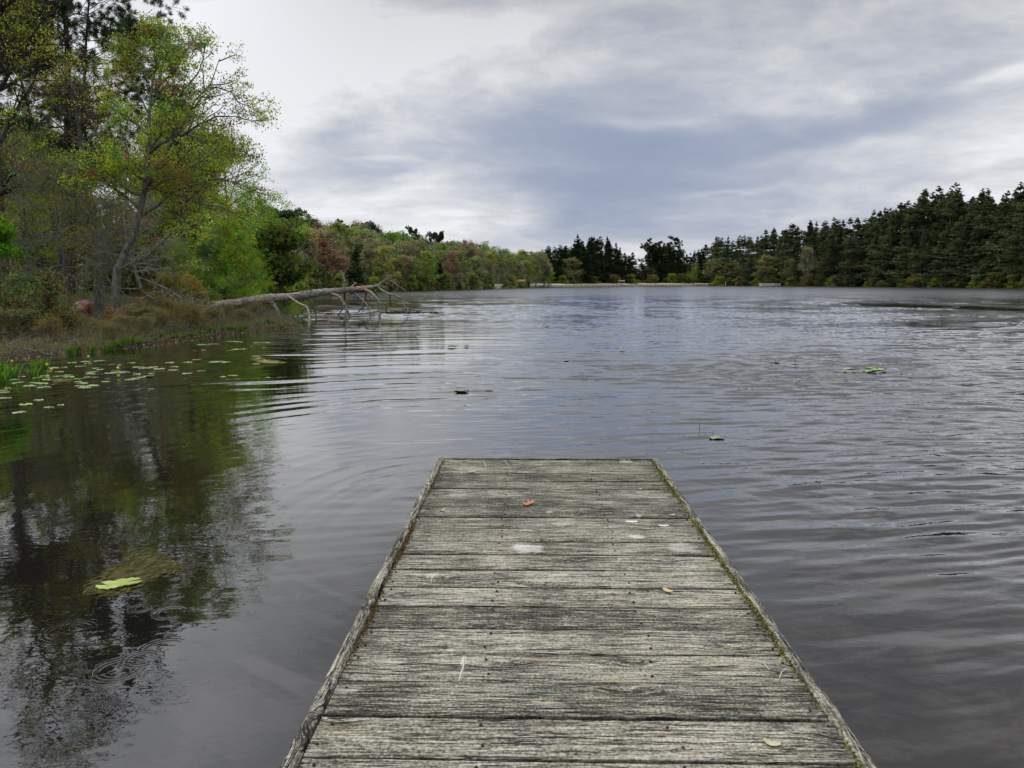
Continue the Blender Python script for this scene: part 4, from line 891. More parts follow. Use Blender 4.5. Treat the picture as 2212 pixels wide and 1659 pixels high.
principled(t, o, mix(t, nz.step(.4, .6), mix(t, n2, (.28, .22, .18), (.40, .30, .25)), (.20, .08, .07)), .9, .2, bump(t, n2, .03)); STONE = m
rock('boulder', 180, 36, .55, .45, .42, 'pinkish boulder lying left of the straight grey trunk', STONE, 2)

# grass and twig litter of the bank
def blades(mb, r, C, L, w, cols, lean=.5):
    N = len(C); a = r.uniform(0, 6.28, N); l = (L * r.uniform(.5, 1.3, N))[:, None]; dr = np.stack([np.cos(a), np.sin(a), np.zeros(N)], 1); s = np.stack([-np.sin(a), np.cos(a), np.zeros(N)], 1) * w
    k = r.uniform(0, lean, N)[:, None]; mid = C + np.array([0, 0, 1.]) * l * .6 + dr * l * k * .35; tip = C + np.array([0, 0, 1.]) * l * (1 - k * .5) + dr * l * k
    V = np.stack([C - s, C + s, mid + s * .7, mid - s * .7, tip], 1); b = np.arange(N)[:, None] * 5
    c = np.array(cols)[r.integers(0, len(cols), N)] * r.uniform(.6, 1.3, (N, 1))
    mb.add(V, b + np.array([[0, 1, 2, 3]]), c); mb.add(V[:0].reshape(0, 3) if False else V.reshape(-1, 3), b + np.array([[3, 2, 4]]), c)
def scatter(r, n, x0, x1, y0, y1, dmin, dmax):
    x = r.uniform(x0, x1, n); y = r.uniform(y0, y1, n); d = shore_dist(x, y); k = (d > dmin) & (d < dmax); x, y = x[k], y[k]
    return np.stack([x, y, height(x, y)], 1)
r = R_(300)
mb = MB(); C = scatter(r, 60000, -24, -6, 13, 46, .05, 9); blades(mb, r, C, .15, .008, [(.16, .14, .07), (.12, .13, .045), (.19, .15, .09), (.10, .12, .03), (.15, .10, .06)], 1.0)
C = scatter(r, 14000, -24, -6, 13, 42, .0, 1.0); blades(mb, r, C[::2], .16, .009, [(.08, .11, .03), (.08, .10, .03), (.13, .12, .06)], .9)
mb.build('bank_grass', FOL, smooth=False, kind='stuff', label='dull dead grass and sedge covering the left bank')
mb = MB(); C = scatter(r, 40000, -45, -12, 30, 62, 8, 60); blades(mb, r, C, .16, .012, [(.10, .17, .02), (.13, .18, .03), (.09, .13, .025)], .7); mb.build('woodland_grass', FOL, smooth=False, kind='stuff', label='short green grass under the trees of the left wood')
mb = MB(); n = 5200; C = scatter(r, n * 3, -22, -6, 14, 44, .0, 8)[:n]; P = grow(r, C + [0, 0, .05], r.normal(0, 1, (len(C), 3)) * [1, 1, .35] + [0, 0, .25], r.uniform(.3, .9, len(C)), 5, .25, 0); P[:, :, 2] = np.maximum(P[:, :, 2], .03); tubes(mb, P, taper(np.full(len(C), .006), 5, .4), 3, col=(1, 1, 1)); mb.build('twig_litter', BARK, color=(.22, .20, .165), kind='stuff', label='fine dead twigs littering the left bank')
mb = MB(); C = scatter(r, 26000, -24, -6, 14, 40, -.25, .5); C[:, 2] = np.maximum(C[:, 2], .004) + .012; cc = np.array([(.20, .10, .07), (.24, .12, .09), (.12, .09, .06), (.17, .15, .08), (.28, .24, .16)])[r.integers(0, 5, len(C))] * r.uniform(.6, 1.2, (len(C), 1))
leaves(mb, r, C, .06, .7, A=None, arand=1, col=cc, flat=.9); mb.build('leaf_litter', FOL, smooth=False, kind='stuff', label='brown and reddish leaf litter washed up along the waterline')

# fresh green water plants at the edge
def leafy_clump(seed, n, Ht, col):
    r = R_(seed); mb = MB(); N = n
    for q in range(N):
        a = r.uniform(0, 6.28); b = np.array([r.normal(0, .05), r.normal(0, .05), 0.]); L = Ht * r.uniform(.6, 1.2); d = np.array([math.cos(a) * .7 * r.random(), math.sin(a) * .7 * r.random(), 1.]); d /= np.linalg.norm(d); s = np.cross(d, [0, 0, 1]); s /= np.linalg.norm(s)
        pts = [(0, .006), (.35, .016), (.7, .014), (1, .002)]; V = []
        for f_, w in pts:
            c = b + d * L * f_ + np.array([math.cos(a), math.sin(a), -.5]) * L * .25 * f_ ** 2; V += [c - s * w, c + s * w]
        mb.add(V, [[2 * i_, 2 * i_ + 1, 2 * i_ + 3, 2 * i_ + 2] for i_ in range(3)], np.tile(np.array(col) * r.uniform(.7, 1.3), (3, 1)))
    return mb
CL = [leafy_clump(400 + k, 34, .26, (1, 1, 1)).mesh('water_plant', FOL, False) for k in range(3)]
rg = np.random.default_rng(9)
EDGE = [(240, 753), (225, 756), (255, 750), (268, 748), (282, 746), (300, 744), (318, 740), (330, 739), (345, 736), (420, 728), (432, 726), (445, 724), (455, 722), (465, 720), (478, 719), (492, 717), (505, 716), (515, 715), (525, 713), (560, 708), (590, 704), (600, 707), (572, 706), (175, 758), (160, 761), (195, 757), (375, 733), (390, 732)]
for q, (px_, py_) in enumerate(EDGE):
    w = on_z(px_, py_, .05); o_ = bpy.data.objects.new('water_plant', CL[q % 3]); COL.objects.link(o_); o_.location = (w[0] + rg.normal(0, .08), w[1] + rg.normal(0, .15), max(.0, hz(w[0], w[1]))); o_.rotation_euler[2] = rg.uniform(0, 6); o_.scale = (rg.uniform(.6, 1.1),) * 2 + (rg.uniform(.5, 1.1),); o_.color = (.055, .10, .02, 1)
    tag(o_, 'fresh green leafy tuft growing at the foot of the left bank', 'water plant', 'green tufts along the waterline of the left bank')
for px_, py_, s_, lb in ((78, 800, 1.5, 'tallest green leafy tuft standing in the water among the lily pads'), (98, 792, 1.1, 'small leafy tuft right beside the tall one among the lily pads'), (70, 815, 1.2, 'leafy tuft in the water just in front of the tall one'), (8, 808, 1.7, 'bright green leafy clump at the very left edge of the pond'), (28, 815, 1.4, 'bright green clump next to the one at the left edge'), (2, 825, 1.5, 'lowest bright green clump at the left edge of the picture')):
    w = on_z(px_, py_, 0); o_ = bpy.data.objects.new('water_plant', CL[int(px_) % 3]); COL.objects.link(o_); o_.location = (w[0], w[1], -.02); o_.scale = (s_ * .62, s_ * .62, s_ * .8); o_.color = (.075, .14, .025, 1); tag(o_, lb, 'water plant')

# --- lily pads
def pad_mesh(seed, raised=0.0):
    r = R_(seed); mb = MB(); n = 22; notch = .28; V = [[.05, 0, 0]]
    for q in range(n):
        a = notch + (2 * np.pi - 2 * notch) * q / (n - 1); rad_ = (1 + .04 * math.sin(3 * a + seed) + .02 * r.normal()) * (1.0 + .18 * abs(math.cos(a))); V.append([rad_ * math.cos(a), rad_ * .82 * math.sin(a), raised * (.35 * math.sin(a) ** 2 + .1 * math.sin(2 * a + seed)) + .008 * r.normal() * 1.5])
    V = np.array(V); mb.add(V, [[0, q + 1, q + 2] for q in range(n - 1)]); lo = V.copy(); lo[:, 2] -= .02; mb.add(lo, [[0, q + 2, q + 1] for q in range(n - 1)])
    mb.add(np.concatenate([V, lo]), [[q + 1, q + 1 + n + 1, q + 2 + n + 1, q + 2] for q in range(n - 1)])
    return mb
m, t, o = new_mat("lily pad"); oi = t.nodes.new('ShaderNodeObjectInfo'); nz = noise(t, objpos(t), 3, 3, .6)
principled(t, o, mix(t, nz.step(.45, .7), oi.outputs['Color'], mix(t, 1.0, oi.outputs['Color'], (1.15, .95, .9), 'MULTIPLY')), .42, .5); PADM = m
PADS = [pad_mesh(500 + k).mesh('lily_pad', PADM) for k in range(4)]; UP = [pad_mesh(510 + k, 1.0).mesh('lily_pad', PADM) for k in range(3)]
def pad(px_, py_, rad_, color, label=None, group=None, meshes=PADS, rz=None, tilt=0.0, name='lily_pad', cat='lily pad', z=.006):
    w = on_z(px_, py_, z); o_ = bpy.data.objects.new(name, meshes[rg.integers(0, len(meshes))]); COL.objects.link(o_); zw = float(max(waves(np.array([w[0] + a_ * rad_ * .8 for a_ in (-1, 0, 1)] * 2), np.array([w[1] - rad_ * .7] * 3 + [w[1] + rad_ * .7] * 3)))); o_.location = (w[0], w[1], z + zw); o_.scale = (rad_, rad_, rad_ if meshes is UP else .25)
    o_.rotation_euler = (tilt, 0, rg.uniform(0, 6.28) if rz is None else rz); o_.color = tuple(color) + (1.,); return tag(o_, label, cat, group)
def s8(zx, zy): return z3(zx, zy, 0, 800, 2.765)
LP = [(1040, 474, 26), (455, 545 - 200 + 208, 0)]
PADLIST = [(268, 552, 38), (178, 583, 60), (335, 602, 45), (136, 635, 52), (420, 585, 30), (40, 538, 46), (25, 498, 40), (20, 485, 36), (50, 468, 34), (200, 450, 50), (305, 462, 50), (290, 437, 55), (320, 412, 40), (310, 385, 45), (245, 434, 50), (130, 432, 50), (150, 390, 40), (260, 395, 36),
           (585, 465, 60), (640, 452, 48), (550, 455, 42), (570, 435, 42), (600, 468, 36), (728, 425, 34), (655, 397, 30), (540, 408, 38), (540, 422, 34), (600, 395, 32), (640, 357, 50), (625, 370, 44), (690, 341, 32), (660, 330, 30), (470, 378, 34), (480, 395, 50), (400, 388, 40), (410, 355, 38), (370, 328, 50), (445, 325, 26),
           (560, 318, 40), (590, 288, 36), (690, 282, 46), (500, 296, 44), (610, 300, 30), (780, 305, 24), (825, 310, 20), (910, 295, 32), (800, 350, 34), (830, 362, 60), (870, 360, 40), (760, 368, 50), (960, 325, 44), (1000, 332, 50), (1060, 325, 44), (1100, 335, 56), (1205, 322, 34), (1195, 345, 40), (945, 374, 34), (1045, 370, 28),
           (905, 410, 46), (975, 395, 40), (1030, 388, 42), (940, 402, 30), (1175, 294, 40), (1295, 291, 42), (1365, 273, 34), (1295, 370, 42), (1395, 353, 30), (1040, 474, 26), (1345, 212, 18), (1410, 207, 16), (1480, 290, 46), (1560, 290, 40), (1520, 285, 34), (1610, 383, 40), (1540, 393, 26), (1770, 252, 40), (1770, 303, 28), (1420, 172, 50), (1480, 166, 46), (1390, 168, 30), (1600, 148, 50),
           (1650, 150, 34), (1590, 212, 24), (1640, 203, 50), (1690, 198, 24), (1740, 182, 12), (1790, 156, 40), (1840, 154, 36), (1850, 397, 26), (1825, 187, 14), (340, 350, 30), (100, 410, 34), (70, 375, 30)]
for zx, zy, w_ in PADLIST:
    px_, py_ = s8(zx, zy); D = on_z(px_, py_)[1]; rad_ = w_ * 1.05 * .3125 * D / F * .74
    col = [(.20, .28, .09), (.16, .25, .07), (.24, .31, .13), (.21, .23, .09), (.13, .19, .06)][rg.integers(0, 5)]
    pad(px_, py_, rad_, col, 'pale green lily pad floating flat on the shaded water off the left bank', 'lily pads floating off the left bank')
# pale algae mat drifting by the edge of the reflection, and the mat under the near pad
def mat_patch(name, poly, label, color, z=.003, n=900, size=.06, cat='weed mat', seed=1):
    r = R_(seed); P = np.array([on_z(a, b)[:2] for a, b in poly]); c0 = P.mean(0); mn, mx = P.min(0), P.max(0); q = r.uniform(mn, mx, (n * 3, 2)); ins = np.zeros(len(q), bool); k = len(P)
    for i_ in range(k):
        a, b = P[i_], P[(i_ + 1) % k]; c = (a[1] > q[:, 1]) != (b[1] > q[:, 1]); ins ^= c & (q[:, 0] < a[0] + (q[:, 1] - a[1]) / (b[1] - a[1] + 1e-12) * (b[0] - a[0]))
    q = q[ins]
    edge_ = np.min([np.linalg.norm(q - P[i_] - np.clip(((q - P[i_]) @ (P[(i_ + 1) % k] - P[i_])) / ((P[(i_ + 1) % k] - P[i_]) @ (P[(i_ + 1) % k] - P[i_])), 0, 1)[:, None] * (P[(i_ + 1) % k] - P[i_]), axis=1) for i_ in range(k)], axis=0)
    q = q[r.random(len(q)) < np.clip(edge_ / (size * 3.5), .12, 1)][:n]; C = np.stack([q[:, 0] - c0[0], q[:, 1] - c0[1], np.full(len(q), 0.) + r.uniform(0, .004, len(q))], 1)
    N = len(C); a = r.normal(.9, .55, N); s = size * r.uniform(.5, 1.6, N); ux = np.stack([np.cos(a), np.sin(a), np.zeros(N)], 1) * s[:, None]; uy = np.stack([-np.sin(a), np.cos(a), np.zeros(N)], 1) * (s * .22)[:, None]
    V = np.stack([C - ux, C + uy, C + ux, C - uy], 1); mb = MB(); mb.add(V, np.arange(N)[:, None] * 4 + np.arange(4)[None], shade(r, N, None, .5, 1.4, .15))
    o_ = mb.build(name, FOL, smooth=False, color=color, label=label, cat=cat); o_.location = (c0[0], c0[1], z); return o_
z8 = s8
def b1(zx, zy): return z3(zx, zy, 0, 1300, 2.676)
mat_patch('weed_mat', [b1(*q) for q in ((545, 510), (570, 400), (640, 380), (745, 290), (900, 235), (960, 200), (1080, 210), (1190, 260), (1235, 310), (1180, 360), (1020, 420), (880, 480), (760, 515), (640, 520))], 'yellowish mat of water weed just under the surface around the nearest lily leaves', (.085, .078, .035), n=1300, size=.032, seed=3)
mat_patch('weed_mat', [z8(*q) for q in ((1735, 262), (1800, 258), (1870, 275), (1960, 288), (1960, 300), (1850, 300), (1780, 290))], 'pale yellow patch of floating weed where the tree reflection ends', (.27, .26, .14), n=260, size=.09, seed=4)
mat_patch('weed_mat', [z8(*q) for q in ((350, 412), (420, 404), (500, 412), (470, 428), (380, 432))], 'brownish weed patch among the lily pads', (.15, .13, .08), n=160, size=.07, seed=5)
pad(*b1(835, 415), .078, (.24, .31, .06), z=.016, label= 'larger yellow green lily leaf of the nearest pair, on the weed mat', rz=.5)
pad(*b1(725, 435), .062, (.29, .36, .08), z=.016, label= 'smaller yellow green lily leaf of the nearest pair, on the weed mat', rz=2.8)
def m6(zx, zy): return z3(zx, zy, 1000, 750, 2.765)
def m7(zx, zy): return z3(zx, zy, 1800, 750, 2.911)
DG = (.09, .15, .03)
for fn, zx, zy, w_, label, up_, col in (
    (m6, 367, 323, 56, 'dark green cupped lily leaf, the wider of a pair in open water', 1, DG), (m6, 462, 318, 26, 'small upright dark lily leaf right of the wider one in open water', 1, DG), (m6, 117, 262, 30, 'small dark lily leaf with thin stalks beyond the pair in open water', 1, DG), (m6, 189, 182, 16, 'tiny dark lily leaf left, furthest of the open water leaves near the branch raft', 1, DG),
    (m6, 988, 168, 16, 'topmost of three tiny dark leaves in the middle of the pond', 1, DG), (m6, 1012, 183, 22, 'right one of three tiny dark leaves in the middle of the pond', 1, DG), (m6, 935, 178, 10, 'left one of three tiny dark leaves in the middle of the pond', 1, DG),
    (m6, 600, 627, 80, 'pale submerged lily leaf in the rippled water beyond the dock, right of its twin', 0, (.17, .18, .12)), (m6, 425, 634, 90, 'pale submerged lily leaf beyond the dock, left of its twin', 0, (.15, .16, .12)), (m6, 1528, 357, 44, 'pale leaf on the water straight beyond the right half of the dock', 0, (.26, .26, .22)), (m6, 1765, 298, 40, 'pale leaf furthest out on the blue grey water', 0, (.26, .26, .23)), (m6, 1147, 420, 40, 'pale leaf on the water straight beyond the left half of the dock', 0, (.26, .26, .22)),
    (m6, 2190, 955, 90, 'pale cream lily leaf just off the far right corner of the dock', 0, (.22, .22, .15)),
    (m7, 948, 515, 60, 'olive lily leaf lying apart to the left of the big leaf cluster on the right', 1, (.17, .22, .06)), (m7, 1085, 512, 60, 'largest green lily leaf in the cluster on the right', 1, (.10, .19, .03)), (m7, 1098, 532, 50, 'front green leaf of the cluster on the right', 1, (.09, .17, .05)), (m7, 1150, 522, 60, 'middle green leaf of the cluster on the right', 1, (.12, .18, .03)), (m7, 1182, 515, 40, 'light green leaf at the right end of the leaf cluster', 1, (.24, .33, .08)),
    (m7, 543, 477, 50, 'dark thin lily leaf under a short stalk on the right', 1, DG), (m7, 595, 234, 26, 'small lone dark leaf far out on the right half of the pond', 1, DG), (m7, 395, 452, 60, 'pale half sunk leaf with stalks left of the dark thin leaf', 0, (.20, .21, .14)), (m7, 480, 568, 60, 'pale half sunk leaf below the dark thin leaf', 0, (.18, .19, .14)), (m7, 550, 606, 60, 'pale half sunk leaf nearest below the dark thin leaf', 0, (.18, .19, .14)), (m7, 1392, 555, 30, 'small green leaf with a stalk right of the leaf cluster', 1, (.12, .2, .06))):
    px_, py_ = fn(zx, zy); D = on_z(px_, py_)[1]; rad_ = w_ / 3.2 * .5 * D / F * (1.35 if up_ else 1.05); col = tuple(v_ * (1.5 if up_ else 1) for v_ in col)
    pad(px_, py_, rad_, col, label, meshes=UP if up_ else PADS, rz=rg.uniform(-.5, .5), z=.02 if up_ else .004)
for fn, pts, lb in ((m7, [(295, 440), (297, 432), (300, 418)], 'short thin stalk poking up from the leftmost half sunk leaf'), (m7, [(405, 468), (406, 450), (404, 430)], 'thin stalk poking out between the half sunk leaves'), (m7, [(545, 462), (548, 440), (545, 422)], 'bent stalk above the dark thin leaf'), (m7, [(1316, 553), (1320, 530), (1325, 518)], 'thin stalk right of the leaf cluster'), (m6, [(2068, 892), (2070, 870), (2074, 850)], 'dark stick poking out of the water beyond the right corner of the dock'), (m6, [(2160, 925), (2163, 915), (2166, 905)], 'tiny stalk beside the pale cream leaf off the dock')):
    q0 = on_z(*fn(*pts[0])); P3 = np.array([at(*fn(*q), q0[1]) for q in pts]) - q0; P3[0, 2] -= .05; mb = MB(); tubes(mb, P3, np.array([.006, .005, .003]) * (q0[1] / 14), 5); o_ = mb.build('stalk', BARK, color=(.12, .14, .05), label=lb, cat='stalk'); o_.location = tuple(q0)
# yellow pond lily buds
for zx, zy, lb in ((967, 1068, 'yellow lily bud above the pads, furthest right'), (513, 1158, 'yellow lily bud left of the middle of the pads'), (1290, 1195, 'orange yellow bud on the pads in the middle'), (134, 1118, 'yellow bud furthest left, over the water plants'), (565, 1212, 'yellow bud just right of the leafy tufts')):
    px_, py_ = z3(zx, zy, 0, 650, 4.366); q0 = on_z(px_, py_ + 5); mb = MB(); P3 = np.array([[0, 0, -.05], [0, 0, .06]]); tubes(mb, P3, np.array([.006, .006]), 5); e = mb.build('lily_bud', BARK, color=(.12, .18, .05), label=lb, cat='flower bud'); e.location = tuple(q0)
    mb = MB(); tubes(mb, np.array([[0, 0, .05], [0, 0, .065], [0, 0, .085], [0, 0, .1]]), np.array([.008, .024, .026, .012]), 8); mb.build('flower', PADM, e, color=(.65, .50, .03))

# --- fallen trunk
m, t, o = new_mat("barkless trunk"); p = objpos(t); oi = t.nodes.new('ShaderNodeObjectInfo')
n1 = noise(t, vmul(t, p, (1.2, 6, 6)), 3.0, 5, .65, .4); n2 = noise(t, vmul(t, p, (.8, 1.5, 1.5)), 1.6, 4, .6); n3 = noise(t, vmul(t, p, (3, 18, 18)), 3, 3, .6)
c = mix(t, n1.step(.3, .68), (.035, .03, .024), (.36, .34, .30)); c = mix(t, n2.step(.55, .66) * .8, c, (.30, .19, .11)); c = mix(t, n2.step(.50, .36) * .7, c, (.10, .085, .07)); c = mix(t, (1 - (n3 - .5).abs().step(.0, .03)) * .7, c, (.02, .018, .015))
principled(t, o, mix(t, 1.0, c, oi.outputs['Color'], 'MULTIPLY'), .85, .2, bump(t, n1 + n3, .03)); LOGM = m
LD0, LD1 = 37.0, 40.5
TPX = [(215, 842, 30), (330, 830, 33), (450, 815, 33), (560, 800, 33), (640, 787, 33), (700, 778, 35), (770, 772, 29), (850, 768, 28), (930, 757, 27), (1000, 749, 29), (1050, 738, 27), (1130, 727, 24), (1210, 720, 21), (1300, 713, 20), (1380, 704, 18), (1450, 697, 15), (1510, 687, 12), (1562, 677, 9)]
def tdepth(zx): return LD0 + (LD1 - LD0) * (zx - 215) / (1560 - 215)
base = at(*z3(215, 842), LD0); log = empty('fallen_tree', (base[0], base[1], 0), 'fallen grey dead tree lying from the bank out over the water, branches dipping in', 'fallen tree')
def lp(zx, zy, D): w = at(*z3(zx, zy), D); return [w[0] - base[0], w[1] - base[1], w[2]]
P = np.array([lp(a, b, tdepth(a)) for a, b, c_ in TPX]); Rr = np.array([c_ * .273 * tdepth(a) / F * 1.12 for a, b, c_ in TPX])
k = 60; s = np.linspace(0, len(P) - 1, k); P_ = np.stack([np.interp(s, np.arange(len(P)), P[:, q]) for q in range(3)], 1); R__ = np.interp(s, np.arange(len(P)), Rr)
r = R_(600); P_[1:-1] = (P_[:-2] + P_[1:-1] * 2 + P_[2:]) / 4; P_ += r.normal(0, .004, P_.shape)
mb = MB(); tubes(mb, P_, R__ * (1 + r.normal(0, .025, k)), 18, rough=.05, rng=r); mb.build('trunk', LOGM, log, color=(1.35, 1.33, 1.28))
BR = [([(700, 805), (740, 822), (770, 880), (800, 942)], 15, 9, 1, .75), ([(850, 757), (890, 785), (930, 815), (985, 835), (1010, 860), (1022, 930), (1000, 958)], 9, 5, 1, 1.25), ([(1020, 770), (1040, 800), (1060, 840), (1085, 940)], 8, 5, 1, .35), ([(1015, 868), (1100, 888), (1178, 915), (1192, 942)], 5, 3, 1, 1.1),
      ([(1180, 735), (1245, 755), (1285, 800), (1320, 870), (1352, 930)], 11, 7, 1, 1.1), ([(1300, 740), (1302, 800), (1280, 870), (1232, 908)], 7, 3, 1, .5), ([(1298, 800), (1312, 860), (1318, 938)], 6, 5, 1, .5), ([(1350, 718), (1400, 750), (1462, 808), (1498, 860), (1503, 925)], 7, 3, 1, 1.1),
      ([(1445, 700), (1510, 728), (1550, 780), (1575, 850), (1580, 925)], 11, 5, 1, 1.15), ([(1575, 840), (1577, 880), (1580, 926)], 6, 6, 1, .5), ([(1560, 685), (1600, 715), (1650, 742), (1700, 752), (1738, 775), (1765, 830), (1782, 860)], 9, 5, 0, 1.), ([(1782, 860), (1800, 875), (1830, 893)], 5, 3, 0, .9), ([(1778, 840), (1800, 885)], 4, 2, 0, .9),
      ([(1560, 680), (1590, 655), (1625, 632), (1655, 615)], 10, 7, 0, 1.1), ([(1640, 630), (1680, 645), (1725, 680), (1772, 708)], 6, 3, 0, 1.15), ([(1722, 678), (1716, 700), (1713, 732)], 4, 3, 0, 1.), ([(1655, 748), (1662, 800), (1668, 842)], 4, 3, 0, .5), ([(1285, 700), (1298, 680), (1300, 650), (1294, 610), (1283, 580), (1268, 558)], 6, 3, 0, 1.5),
      ([(1345, 692), (1365, 675), (1392, 650)], 5, 3, 0, 1.), ([(1468, 715), (1468, 770), (1458, 820), (1438, 855), (1395, 895)], 7, 3, 0, .35), ([(1525, 700), (1545, 735), (1575, 775)], 6, 2, 0, .4), ([(1578, 865), (1545, 885), (1500, 908)], 3, 2, 0, 1.), ([(1380, 730), (1340, 745), (1290, 765)], 4, 2, 0, .8), ([(420, 845), (432, 860), (430, 905)], 7, 4, 0, 1.3),
      ([(545, 835), (560, 870), (578, 910)], 7, 4, 0, .8), ([(430, 862), (370, 880), (320, 895)], 4, 2, 0, 1.), ([(335, 850), (345, 868)], 5, 3, 0, 1.2), ([(1575, 680), (1620, 684), (1640, 690)], 5, 3, 0, 1.), ([(1035, 722), (1030, 712)], 6, 2, 0, .9), ([(1470, 745), (1520, 790), (1580, 800), (1630, 825)], 4, 2, 0, .9), ([(1205, 745), (1180, 790), (1160, 860)], 3, 1, 0, .4), ([(1400, 760), (1420, 800), (1450, 835), (1490, 850)], 4, 2, 0, .7),
      ([(960, 895), (975, 870), (1005, 850)], 4, 2, 0, .7), ([(1100, 905), (1150, 870), (1190, 850), (1260, 880)], 3, 2, 0, .5), ([(1345, 735), (1390, 790), (1430, 830)], 3, 2, 0, .5), ([(1437, 672), (1440, 690)], 4, 3, 0, 1.)]
for pts, ra_, rb_, dip, tone in BR:
    zx0, zy0 = pts[0]; D0 = tdepth(min(zx0, 1560)); zxe, zye = pts[-1]; De = on_z(*z3(zxe, zye))[1] if dip else D0 + r.normal(0, .35); n_ = len(pts)
    P = np.array([lp(a, b, D0 + (De - D0) * q / (n_ - 1)) for q, (a, b) in enumerate(pts)])
    if dip: P[-1, 2] = -.12
    s = np.linspace(0, n_ - 1, 4 * n_); P_ = np.stack([np.interp(s, np.arange(n_), P[:, q]) for q in range(3)], 1); P_[1:-1] = (P_[:-2] + P_[1:-1] * 2 + P_[2:]) / 4; P_[1:-1] += r.normal(0, .008, P_[1:-1].shape)
    R1 = np.linspace(ra_, rb_, 4 * n_) * .273 * D0 / F * 1.15
    mb = MB(); tubes(mb, P_, R1, 8, rough=.08, rng=r)
    S2, D2, t2, i2 = kids(r, P_[None], 6, .2, 1., 1.0, .3); L2_ = r.uniform(.08, .50, len(S2)); tubes(mb, grow(r, S2, D2, L2_, 4, .2, -.05), taper(np.full(len(S2), R1.mean() * .35), 4, .4), 4)
    mb.build('branch', LOGM, log, color=(tone * 1.35, tone * 1.33, tone * 1.28))
# raft of sunken twigs where the top meets the water
q0 = on_z(*z3(1800, 893)); mb = MB(); n = 70; S = np.stack([r.uniform(-1.1, 1.8, n), r.normal(0, .35, n), r.uniform(-.02, .06, n)], 1); Dn = r.normal(0, 1, (n, 3)) * [1, .5, .25]; tubes(mb, grow(r, S, Dn, r.uniform(.2, .8, n), 4, .15, 0), taper(np.full(n, .016), 4, .5), 4)
tubes(mb, np.array([[-1.15, 0, -.1], [-1.18, 0, .1], [-1.16, .02, .32]]), np.array([.03, .03, .02]), 6); tubes(mb, np.array([[-1.2, 0, .03], [0, .02, .06], [1.5, 0, .02]]), np.array([.03, .035, .015]), 6)
o_ = mb.build('branch_raft', LOGM, color=(.3, .28, .22), label='dark tangle of sunken twigs floating off the tip of the fallen tree', cat='branches'); o_.location = (q0[0], q0[1], 0)
for nm, (a, b), L_, lb in (('dead_branch', (330, 690), 2.4, 'bleached dead branch propped against the pale maple trunk'), ('dead_branch', (470, 705), 1.3, 'pale dead branch lying on the bank near the log'), ('dead_branch', (120, 768), 1.6, 'thin bare branch drooping into the water at the left bank')):
    q0 = on_z(a, b, .15); mb = MB(); P = grow(r, [[0, 0, 0]], [[-1, .2, .75 if b == 690 else .12]], [L_], 7, .08, 0); tubes(mb, P, taper([.025], 7, .3), 6); S2, D2, t2, i2 = kids(r, P, 7, .2, 1., .7, .2); tubes(mb, grow(r, S2, D2, r.uniform(.2, .6, 7), 4, .15, 0), taper(np.full(7, .009), 4, .4), 4)
    o_ = mb.build(nm, BARK, color=(.34, .33, .30) if a != 120 else (.13, .12, .10), label=lb, cat='branch'); o_.location = tuple(q0)

# --- the far left shore wood (mixed spring colours)
rg = np.random.default_rng(21)
def prof(tab, x): return float(np.interp(x, [a for a, b in tab], [b for a, b in tab]))
TOPL = [(560, 470), (590, 472), (620, 480), (660, 492), (700, 492), (760, 492), (820, 505), (870, 516), (900, 524), (950, 532), (1000, 528), (1050, 538), (1100, 548), (1160, 552), (1200, 552)]
WATL = [(560, 641), (600, 640), (660, 634), (750, 631), (870, 629), (1000, 626), (1100, 622.5), (1200, 620.5)]
PAL = [(tuple(v_ * 0.98 for v_ in c_), n_) for c_, n_ in [((.18, .20, .06), 'olive green'), ((.22, .18, .13), 'mauve brown'), ((.17, .22, .07), 'fresh green'), ((.20, .21, .12), 'grey green'), ((.215, .18, .105), 'rusty orange'), ((.13, .18, .06), 'mid green'), ((.25, .24, .08), 'yellowish')]]
def tallest(px_, off): return
n = 0
for row, (cnt, d0, d1, lo, hi) in enumerate(((30, 2, 7, .50, .72), (34, 9, 22, .72, .9), (34, 24, 45, .86, .99), (30, 48, 75, .88, 1.05))):
    for q in range(cnt):
        px_ = 575 + (1190 - 575) * (q + rg.uniform(.1, .9)) / cnt
        if row < 2 and (abs(px_ - 767) < 24 or abs(px_ - 952) < 14 or (row < 1 and abs(px_ - 708) < 34)): continue
        Dw = HC * F / (prof(WATL, px_) - 608); D = Dw + rg.uniform(d0, d1); ytop = 608 - (608 - prof(TOPL, px_)) * rg.uniform(lo, hi)
        kx = rg.integers(0, 8); key = 'bl%d' % (kx % 5) if kx < 5 else 'tw%d' % (kx - 5); c, cn = PAL[rg.integers(0, len(PAL))]
        if row == 3 and rg.random() < .3: key = 'pn%d' % rg.integers(0, 3); c, cn = (.05, .065, .04), 'dark'
        if key.startswith('tw'): cn = 'thin twigged ' + cn
        if rg.random() < .08: c, cn = (.23, .145, .11), ('reddish' if key[0] != 'p' else cn)
        where = ['at the water edge', 'in the front rows', 'in the middle rows', 'on the skyline'][row]
        place('pine_tree' if key[0] == 'p' else 'leafy_tree', key, px_, D, 10, Hpx(ytop, D, px_), rg.uniform(0, 6.28), (.22, .20, .17) if key.startswith('tw') else (.15, .14, .12), c, '%s %s %s of the mixed wood beyond the log' % (cn, 'pine' if key[0] == 'p' else 'tree', where), group='%s trees %s of the far left wood' % (cn, where), sx=rg.uniform(.9, 1.25))
